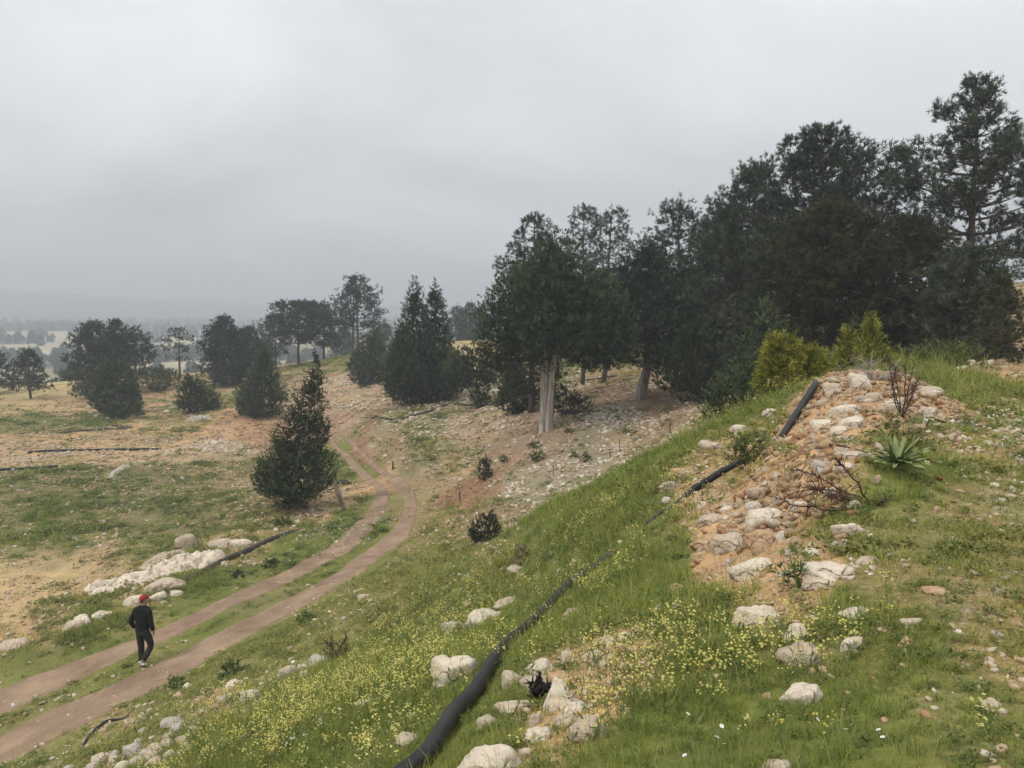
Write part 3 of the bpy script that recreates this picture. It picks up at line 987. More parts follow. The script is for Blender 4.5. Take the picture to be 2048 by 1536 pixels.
# --- pines and junipers behind and beside them, climbing the hillside to the right
pine('pine_tree', 'dark pine rising behind the broad juniper with the pale double trunk', 1062, 780, 44, 428, [(0.25, 60), (0.5, 85), (0.7, 72), (0.85, 42), (0.95, 20), (1, 6)], seed=11, dens=1.25, whorl=0.5, fill=0.35, clear=0.08, r0=0.2)
pine('pine_tree', 'thin see-through pine with its twin behind the pale-trunked junipers', 1165, 770, 52, 408, [(0.1, 34), (0.7, 46), (0.88, 32), (1, 8)], seed=12, clear=0.14, r0=0.16, whorl=0.62)
pine('pine_tree', 'thin see-through pine, the taller right one of a twin pair', 1206, 770, 51, 412, [(0.1, 34), (0.65, 52), (0.85, 38), (1, 9)], seed=13, clear=0.14, r0=0.16, whorl=0.6)
pine('pine_tree', 'small-topped pine above the leaning juniper, shorter than the trees beside it', 1350, 780, 46, 398, [(0.3, 80), (0.6, 66), (0.8, 50), (0.93, 30), (1, 8)], seed=14, clear=0.25, r0=0.18, dens=1.2, whorl=0.52, fill=0.35)
pine('pine_tree', 'dense dark pine standing on the downhill flank of the big pine stand', 1500, 790, 38, 322, [(0.15, 90), (0.4, 115), (0.6, 104), (0.8, 62), (1, 12)], seed=15, clear=0.12, r0=0.2, dens=1.5, whorl=0.42, fill=0.3)
pine('pine_tree', 'broad-crowned tall pine with a lumpy flat top in the big stand', 1628, 780, 35, 258, [(0.15, 110), (0.45, 130), (0.65, 124), (0.8, 92), (0.92, 50), (1, 12)], seed=16, clear=0.15, r0=0.26, dens=1.5, whorl=0.42, fill=0.35)
pine('pine_tree', 'dark medium pine just downhill of the broad-crowned tall pine', 1425, 790, 41, 412, [(0.12, 80), (0.4, 92), (0.65, 72), (0.85, 40), (1, 10)], seed=25, clear=0.1, r0=0.18, dens=1.5, whorl=0.42, fill=0.3)
pine('pine_tree', 'bushy olive green pine growing in front of the big stand', 1660, 790, 29, 405, [(0.08, 120), (0.3, 130), (0.55, 118), (0.75, 88), (0.9, 52), (1, 18)], leaf='pine_olive', seed=17, clear=0.06, r0=0.17, dens=1.7, whorl=0.34, fill=0.2)
pine('pine_tree', 'bushy olive green pine filling the gap before the tallest pine', 1800, 780, 30, 440, [(0.08, 110), (0.35, 112), (0.6, 92), (0.8, 60), (1, 16)], leaf='pine_olive', seed=18, clear=0.06, r0=0.17, dens=1.7, whorl=0.34, fill=0.2)
pine('pine_tree', 'slender thin-topped pine between the broad pine and the tallest pine', 1768, 770, 36, 300, [(0.5, 42), (0.75, 44), (0.9, 26), (1, 6)], seed=19, clear=0.45, r0=0.13, whorl=0.5, dens=0.9)
pine('pine_tree', 'tallest pine on the slope with long open branch tiers', 1928, 765, 31, 165, [(0.3, 120), (0.5, 132), (0.62, 130), (0.72, 104), (0.82, 70), (0.9, 46), (0.96, 30), (1, 10)], seed=20, clear=0.33, r0=0.24, dens=1.35, whorl=0.62, fill=0.4, cnt_k=1.35, droop=0.05)
pine('pine_tree', 'low dark bushy pine under the tallest pine', 1925, 770, 27, 500, [(0.05, 110), (0.35, 105), (0.65, 75), (0.85, 40), (1, 12)], leaf='pine', seed=21, clear=0.05, r0=0.14, dens=1.7, whorl=0.3, fill=0.2)
pine('pine_tree', 'dark pine thicket tree low behind the yellow bushes', 1540, 790, 32, 480, [(0.05, 95), (0.35, 100), (0.65, 80), (0.85, 48), (1, 14)], leaf='pine', seed=22, clear=0.05, r0=0.15, dens=1.6, whorl=0.34, fill=0.2)
pine('young_pine', 'young green conical pine at the edge of the stand near the reddish rocks', 1992, 716, 24, 545, [(0.05, 62), (0.4, 46), (0.7, 28), (0.9, 12), (1, 4)], leaf='pine_olive', seed=23, clear=0.05, r0=0.06, dens=1.3, whorl=0.22, fill=0.3, puff=0.13, bl=0.11, bw=0.025)
pine('pine_tree', 'hazy pine at the picture edge behind the tallest pine', 2062, 720, 55, 480, [(0.1, 50), (0.5, 55), (0.8, 34), (1, 10)], seed=24, clear=0.1, dens=1.3)

# --- junipers along the far side of the road
juniper('juniper_tree', 'twin-spired dark juniper above the road bend', 'tree', 845, 806, None,
        [('c', 832, 560, 790, 58, 0), ('c', 872, 560, 790, 50, 0.2), ('d', 845, 670, 806, 72, -0.2), ('e', 800, 690, 800, 30, -0.2), ('e', 890, 690, 805, 34, 0), ('c', 802, 640, 800, 34, 0)], seed=31, dens=13, bl=0.2, bw=0.06, stem=0.42)
juniper('juniper_shrub', 'rounded juniper just left of the twin-spired juniper', 'shrub', 742, 770, None, [('d', 742, 662, 768, 34, 0), ('c', 755, 650, 760, 22, 0.4), ('e', 722, 700, 772, 24, 0)], leaf='juniper_light', seed=32, dens=11, bl=0.22, bw=0.07, stem=0.42)
juniper('juniper_tree', 'small juniper with an arched bare stem beside the twin-spired juniper', 'tree', 966, 815, None, [('e', 945, 690, 775, 46, 0), ('e', 915, 715, 780, 30, -0.2), ('e', 985, 710, 770, 26, 0.3), ('e', 962, 760, 822, 18, 0)], seed=33, dens=13, bl=0.19, bw=0.06, bark='twig')
juniper('juniper_shrub', 'dense dark juniper bush tucked left of the pale double trunk', 'shrub', 1030, 828, None, [('d', 1032, 735, 828, 36, 0), ('c', 1015, 720, 820, 26, 0.3), ('e', 1055, 755, 826, 24, 0.3)], seed=34, dens=15)
juniper('juniper_shrub', 'dark bush behind the foot of the pale double trunk', 'shrub', 1135, 832, None, [('e', 1130, 770, 832, 32, 0), ('e', 1160, 790, 832, 22, 0)], seed=35, dens=13)
juniper('juniper_shrub', 'low dark juniper under the right-hand skirt of the leaning juniper', 'shrub', 1400, 800, 38, [('d', 1390, 640, 800, 60, 0), ('e', 1430, 660, 800, 50, 0.2), ('e', 1340, 690, 780, 40, 0.3)], seed=36, dens=13)
juniper('juniper_tree', 'near juniper with a tall ragged spire on the bank beside the road', 'tree', 585, 1018, None,
        [('e', 588, 880, 1014, 62, 0), ('e', 556, 895, 995, 42, -0.1), ('e', 642, 880, 985, 28, 0.2), ('e', 606, 815, 935, 50, 0.0), ('e', 620, 765, 865, 36, 0.1), ('e', 632, 735, 805, 22, 0.1), ('c', 638, 686, 780, 17, 0.1), ('e', 650, 820, 880, 18, 0), ('e', 570, 850, 920, 26, 0.3), ('e', 525, 935, 980, 18, 0), ('e', 600, 900, 1000, 55, -0.7)], seed=37, dens=14, bl=0.17, bw=0.045, stem=0.5)

# --- far edge of the field: pines and junipers in thin haze
FAR = dict(bl=0.28, bw=0.085, nb=7, puff=0.34, cnt_k=0.75)
pine('pine_tree', 'pine cut by the picture edge beyond the green field', -6, 805, 84, 703, [(0.15, 36), (0.5, 38), (0.8, 20), (1, 5)], seed=41, dens=1.3, clear=0.15, **FAR)
pine('pine_tree', 'small conical pine standing alone beyond the green field', 62, 812, 80, 702, [(0.2, 36), (0.5, 34), (0.8, 16), (1, 4)], seed=42, dens=1.3, clear=0.2, **FAR)
pine('pine_tree', 'tall left pine of the dense clump beyond the field', 196, 818, 80, 642, [(0.04, 44), (0.3, 54), (0.6, 46), (0.82, 26), (1, 6)], seed=43, dens=1.5, clear=0.05, whorl=0.5, fill=0.3, **FAR)
pine('pine_tree', 'tall middle pine of the dense clump beyond the field', 235, 815, 83, 640, [(0.04, 42), (0.3, 48), (0.6, 38), (0.82, 20), (1, 5)], seed=44, dens=1.5, clear=0.05, whorl=0.5, fill=0.3, **FAR)
pine('pine_tree', 'right pine of the dense clump with branches sweeping outwards', 275, 812, 86, 655, [(0.35, 42), (0.5, 46), (0.7, 32), (0.88, 16), (1, 4)], seed=45, dens=1.3, clear=0.38, whorl=0.6, **FAR)
juniper('juniper_tree', 'grey green juniper in front of the dense clump', 'tree', 235, 830, None, [('d', 235, 710, 830, 40, 0), ('c', 262, 730, 826, 20, 0.2), ('e', 205, 750, 826, 26, 0)], leaf='juniper_light', seed=46, dens=9, bl=0.26, bw=0.085, stem=0.5, nb=10)
juniper('juniper_shrub', 'low juniper bush at the foot of the dense clump', 'shrub', 243, 838, None, [('e', 240, 803, 838, 26, 0), ('c', 278, 800, 832, 10, 0)], seed=47, dens=10, bl=0.2, bw=0.07)
pine('pine_tree', 'lone pine with flat separate tiers against the plain', 360, 765, 96, 658, [(0.3, 24), (0.5, 34), (0.62, 12), (0.68, 36), (0.8, 10), (0.85, 28), (0.95, 16), (1, 10)], seed=48, dens=1.0, clear=0.34, whorl=0.9, droop=0.1, **FAR)
pine('pine_tree', 'dense rounded pine left of the flat-topped pines', 452, 790, 84, 632, [(0.08, 50), (0.3, 56), (0.6, 44), (0.82, 22), (1, 5)], seed=49, dens=1.6, clear=0.04, whorl=0.45, fill=0.25, **FAR)
pine('pine_tree', 'second dense pine close behind the dense rounded pine', 500, 785, 86, 655, [(0.1, 42), (0.4, 46), (0.65, 32), (0.85, 16), (1, 5)], seed=50, dens=1.5, clear=0.1, whorl=0.5, fill=0.25, **FAR)
juniper('juniper_tree', 'conical juniper at the edge of the orange soil', 'tree', 522, 832, None, [('c', 532, 690, 826, 46, 0), ('d', 520, 735, 832, 42, 0), ('e', 500, 770, 832, 24, -0.2)], leaf='juniper_light', seed=51, dens=11, bl=0.22, bw=0.07, stem=0.45)
juniper('juniper_shrub', 'rounded juniper bush on the bank before the far pines', 'shrub', 392, 824, None, [('d', 392, 752, 824, 36, 0), ('c', 378, 738, 815, 18, 0), ('e', 420, 778, 822, 20, 0)], leaf='juniper', seed=52, dens=11, bl=0.22, bw=0.07, stem=0.45)
juniper('juniper_shrub', 'pale green bush under the lone tiered pine', 'shrub', 318, 782, None, [('e', 316, 730, 782, 24, 0), ('e', 345, 738, 775, 16, 0)], leaf='shrub', seed=53, dens=8, bl=0.26, bw=0.09, bark='twig')
pine('pine_tree', 'left flat-topped pine in the hazy stand behind the road', 552, 765, 98, 628, [(0.3, 28), (0.6, 34), (0.82, 22), (1, 7)], seed=54, dens=1.4, clear=0.25, fill=0.3, **FAR)
pine('pine_tree', 'broad umbrella pine in the hazy stand behind the road', 598, 745, 100, 604, [(0.35, 36), (0.6, 52), (0.8, 48), (0.93, 40), (1, 24)], seed=55, dens=1.5, clear=0.35, fill=0.35, r0=0.22, **FAR)
pine('pine_tree', 'right pine of the hazy stand next to the tall bare-stemmed pine', 648, 745, 104, 608, [(0.25, 36), (0.55, 38), (0.8, 24), (1, 7)], seed=56, dens=1.4, clear=0.22, fill=0.3, **FAR)
pine('pine_tree', 'tall pine with an airy crown above two bare stems', 716, 740, 92, 552, [(0.38, 44), (0.48, 56), (0.62, 50), (0.76, 36), (0.9, 20), (1, 7)], seed=57, dens=1.25, clear=0.38, whorl=0.55, fill=0.35, r0=0.2, bl=0.24, bw=0.06, nb=8, puff=0.3,
     extra_trunk=lambda k, H, rng: [(np.stack([np.linspace(-0.7, -0.35, 8), np.full(8, 0.3), np.linspace(-0.2, H * 0.85, 8)], 1), np.linspace(0.17, 0.05, 8))])
for i, (u, vt, Y, w, lab) in enumerate([(915, 612, 135, 26, 'hazy pine furthest from the road behind the twin spires'), (940, 606, 140, 24, 'hazy pine between the twin spires and the broad juniper'), (962, 612, 130, 26, 'hazy pine half hidden by the broad juniper crown'),
                                         (765, 648, 125, 30, 'hazy pine low behind the tall airy pine'), (690, 655, 128, 30, 'hazy pine seen between the stems of the airy pine')]):
    pine('pine_tree', lab, u, 715, Y, vt, [(0.1, w), (0.5, w), (0.8, w * 0.6), (1, 5)], seed=60 + i, dens=1.4, clear=0.1, fill=0.25, group='hazy pines beyond the crest', **FAR)

# --- shrubs round the mound
juniper('juniper_shrub', 'dark pointed juniper behind the round yellow bush', 'shrub', 1520, 800, 22, [('c', 1538, 586, 790, 50, 0.3), ('c', 1490, 650, 800, 40, 0.2), ('d', 1520, 690, 805, 56, 0), ('c', 1570, 620, 780, 26, 0.5)], leaf='juniper_light', seed=71, dens=26, bl=0.12, bw=0.032, stem=0.3)
juniper('juniper_shrub', 'grey green juniper bush left of the round yellow bush', 'shrub', 1460, 835, 19.5, [('d', 1470, 740, 835, 50, 0), ('c', 1500, 715, 820, 30, 0.2), ('e', 1425, 780, 838, 30, -0.1), ('c', 1445, 755, 830, 22, 0)], leaf='juniper_light', seed=72, dens=30, bl=0.11, bw=0.03, stem=0.28)
juniper('yellow_bush', 'round yellow green bush behind the pipe on the mound', 'bush', 1578, 806, 16.5, [('d', 1565, 668, 800, 50, 0), ('e', 1600, 690, 806, 48, 0), ('e', 1545, 720, 806, 30, -0.1), ('e', 1640, 710, 800, 26, 0.2)], leaf='broom', seed=73, dens=80, bl=0.13, bw=0.024, stem=0.26, nb=16, bark='twig', up=0.5, spread=1.0)
juniper('yellow_bush', 'spiky yellow green bush behind the top of the mound', 'bush', 1722, 775, 16.5, [('c', 1734, 622, 760, 30, 0), ('d', 1715, 690, 772, 50, 0), ('c', 1768, 676, 765, 14, 0), ('c', 1700, 650, 760, 26, 0.2), ('e', 1745, 700, 770, 34, -0.1)], leaf='broom', seed=74, dens=80, bl=0.13, bw=0.024, stem=0.26, nb=16, bark='twig', up=1.1, spread=0.8)
juniper('juniper_shrub', 'blue green spiky bush between the two yellow bushes', 'shrub', 1668, 775, 18.5, [('c', 1690, 652, 770, 24, 0), ('d', 1672, 690, 775, 32, 0)], leaf='juniper_light', seed=75, dens=28, bl=0.12, bw=0.03)
juniper('low_bush', 'long low dark bush behind the grass right of the mound', 'bush', 1870, 748, 20, [('e', 1840, 690, 748, 40, 0), ('e', 1890, 680, 750, 46, 0.2), ('e', 1940, 695, 748, 34, 0.1)], leaf='shrub', seed=76, dens=24, bl=0.13, bw=0.035, bark='twig')
juniper('juniper_shrub', 'small rounded juniper bush at the foot of the green slope', 'shrub', 966, 1084, None, [('d', 970, 1020, 1084, 28, 0), ('e', 955, 1045, 1086, 16, 0), ('c', 985, 1012, 1070, 14, 0)], seed=77, dens=46, bl=0.10, bw=0.028, stem=0.2)
juniper('juniper_shrub', 'slim young juniper on the bare red ground', 'shrub', 968, 962, None, [('d', 970, 912, 962, 15, 0), ('c', 972, 905, 950, 9, 0)], seed=78, dens=40, bl=0.11, bw=0.034, stem=0.2)
for i, (u, v, vt, w, lab) in enumerate([(1075, 922, 898, 14, 'round seedling tuft in the middle of the grey stones'), (1068, 895, 884, 17, 'flat dark tuft below the pale double trunk'), (1010, 925, 912, 12, 'small dark tuft left of the round seedling'), (1172, 924, 902, 10, 'upright green seedling on the grey stones'),
                                         (1150, 915, 904, 9, 'tiny tuft next to the upright green seedling'), (1138, 866, 856, 10, 'dark tuft on the stones right of the pale trunk')]):
    juniper('seedling', lab, 'seedling', u, v, None, [('d', u, vt, v, w, 0)], leaf='shrub', seed=80 + i, dens=50, bl=0.10, bw=0.03, stem=0.16, group='seedlings on the stony slope', bark='twig')


# ------------------------------------------------------------------ rocks
def rock_mat(name, a, b, c, stain, earth=0.5):
    M = Mat(name, 0.92, 0.15)
    n = M.noise(3.0, 7, 0.6)
    col = M.ramp(n, [(0.3, a), (0.5, b), (0.7, c)])
    st = M.rng(M.noise(5.0, 4, 0.6, dist=0.6), 0.52, 0.66, 0.0, earth)
    col = M.mix(st, col, stain)
    pit = M.noise(38, 5, 0.7)
    col = M.mix(0.8, col, M.ramp(pit, [(0.3, (0.62, 0.6, 0.58)), (0.5, (1, 1, 1)), (0.75, (1.12, 1.1, 1.08))]), 'MULTIPLY')
    # weathering: fine dark cracks and grey lichen, over the darker pits
    tc = M.n('ShaderNodeTexCoord'); nz = M.n('ShaderNodeTexNoise'); nz.inputs['Scale'].default_value = 3.0
    M.link(tc.outputs['Object'], nz.inputs['Vector'])
    wv = M.n('ShaderNodeVectorMath', operation='MULTIPLY_ADD'); wv.inputs[1].default_value = (0.35, 0.35, 0.35)
    M.link(nz.outputs['Color'], wv.inputs[0]); M.link(tc.outputs['Object'], wv.inputs[2])
    vo = M.n('ShaderNodeTexVoronoi', feature='DISTANCE_TO_EDGE'); vo.inputs['Scale'].default_value = 4.5
    M.link(wv.outputs[0], vo.inputs['Vector'])
    crack = M.rng(vo.outputs['Distance'], 0.0, 0.035, 1.0, 0.0)
    crack = M.math('MULTIPLY', crack, M.rng(M.noise(2.2, 3), 0.45, 0.6, 0.0, 1.0))
    col = M.mix(M.math('MULTIPLY', crack, 0.75), col, (0.16, 0.12, 0.085))
    lich = M.math('MULTIPLY', M.rng(M.noise(11, 6, 0.7), 0.56, 0.66, 0.0, 0.55), M.rng(M.noise(1.7, 2), 0.45, 0.6, 0.0, 1.0))
    col = M.mix(lich, col, (0.27, 0.26, 0.22))
    M.color(col)
    h = M.math('ADD', M.math('MULTIPLY', n, 1.2), M.math('MULTIPLY', pit, 0.35))
    h = M.math('SUBTRACT', h, M.math('MULTIPLY', crack, 0.8))
    M.bump(h, 0.75, 0.05)
    return M.m


ROCK = {'w': rock_mat('limestone_white', (0.44, 0.37, 0.285), (0.62, 0.54, 0.435), (0.74, 0.67, 0.56), (0.45, 0.30, 0.17)),
        't': rock_mat('limestone_tan', (0.36, 0.29, 0.215), (0.48, 0.40, 0.305), (0.58, 0.50, 0.40), (0.38, 0.22, 0.11), 0.6),
        'o': rock_mat('limestone_orange', (0.34, 0.22, 0.125), (0.46, 0.315, 0.19), (0.56, 0.43, 0.30), (0.36, 0.17, 0.08), 0.7),
        'g': rock_mat('limestone_grey', (0.30, 0.27, 0.225), (0.44, 0.40, 0.34), (0.57, 0.53, 0.46), (0.24, 0.2, 0.14), 0.4)}


def ico(sub):
    bm = bmesh.new()
    bmesh.ops.create_icosphere(bm, subdivisions=sub, radius=1.0)
    V = np.array([v.co[:] for v in bm.verts]); F = np.array([[v.index for v in f.verts] for f in bm.faces])
    bm.free()
    return V, F


ICO = {k: ico(k) for k in (1, 2, 3, 4)}


ROCK_SPOTS = []                  # footprints, so that grass does not grow through stone
PIPE_PATHS = []


def rock_mesh(name, dims, seed, sub=3, cuts=9, rough=0.11):
    """a broken block: half-spaces cut from a ball, edges worn, surface pitted"""
    rng = np.random.default_rng(seed)
    V, F = ICO[sub]
    V = V.copy()
    n = unit(rng.normal(size=(cuts, 3))); n[0] = (0, 0, 1) + rng.normal(size=3) * 0.12; n = unit(n)
    t = 0.62 + 0.36 * rng.random(cuts); t[0] = 0.72
    s = np.maximum((V @ n.T) / t[None], 0.0)
    r = 1.0 / np.maximum((s ** 16).sum(1) ** 0.0625, 0.78)
    off = rng.random(3) * 50
    axis = unit(rng.normal(size=3) * 0.35 + [0, 0, 1.0])
    V = V * r[:, None]
    layer = np.abs(np.modf((V @ axis) * 2.6 + 0.5 * noise3(V + off, 1.0, seed % 71, 2) + 7.0)[0] - 0.5)
    V = V * (1 + rough * noise3(V + off, 1.3, seed % 97, 3) + rough * 0.6 * noise3(V + off, 4.0, seed % 89, 4) - 0.12 * smooth(0.34, 0.5, layer) - 0.10 * smooth(0.25, 0.6, noise3(V + off, 2.6, seed % 83, 2)))[:, None]
    V = V / (V.max(0) - V.min(0)) * np.asarray(dims)
    return mesh_np(name, V, F, False)


def place_rock(name, u0, u1, v0, v1, tone, label, seed, group=None, cat='rock', sub=3, flat=1.0, ymin=1.2):
    """a rock whose outline was surveyed from u0..u1 and v0 (top)..v1 (foot)"""
    u = (u0 + u1) / 2
    g = rayp(u, v1 - 0.12 * (v1 - v0), ymin)
    D = math.hypot(math.hypot(g[0], g[1]), g[2] - EYE)
    a = math.asin(min(0.95, (EYE - g[2]) / D))
    w = (u1 - u0) / FPX * D
    vis = (v1 - v0) / FPX * D
    dep = w * 0.75
    h = (vis - dep * math.sin(a) * 0.75) / math.cos(a)
    h = min(max(h, 0.32 * w), 0.95 * w) * flat
    h *= 0.72 if (u > 1380 and v1 < 1125) else 0.88
    tall = h * 1.85
    if name == 'outcrop_rock': w, dep, h, tall = w * 1.15, w * 0.7, h * 0.72, h * 1.5
    rng = random.Random(seed)
    me = rock_mesh(name, (w * 1.04, dep, tall), seed, sub, rough=0.15)
    dirn = unit(np.array([g[0], g[1]]))
    x, y = g[0] + dirn[0] * dep * 0.42, g[1] + dirn[1] * dep * 0.42
    ROCK_SPOTS.append((x, y, w * 0.46))
    z = float(height(np.array([x]), np.array([y]))[0])
    o = obj(name, me, ROCK[tone], None, (x, y, z + h - tall * 0.5))
    o.rotation_euler = (rng.uniform(-0.1, 0.1), rng.uniform(-0.12, 0.12), rng.uniform(-0.25, 0.25))
    return tag(o, label, cat, group)


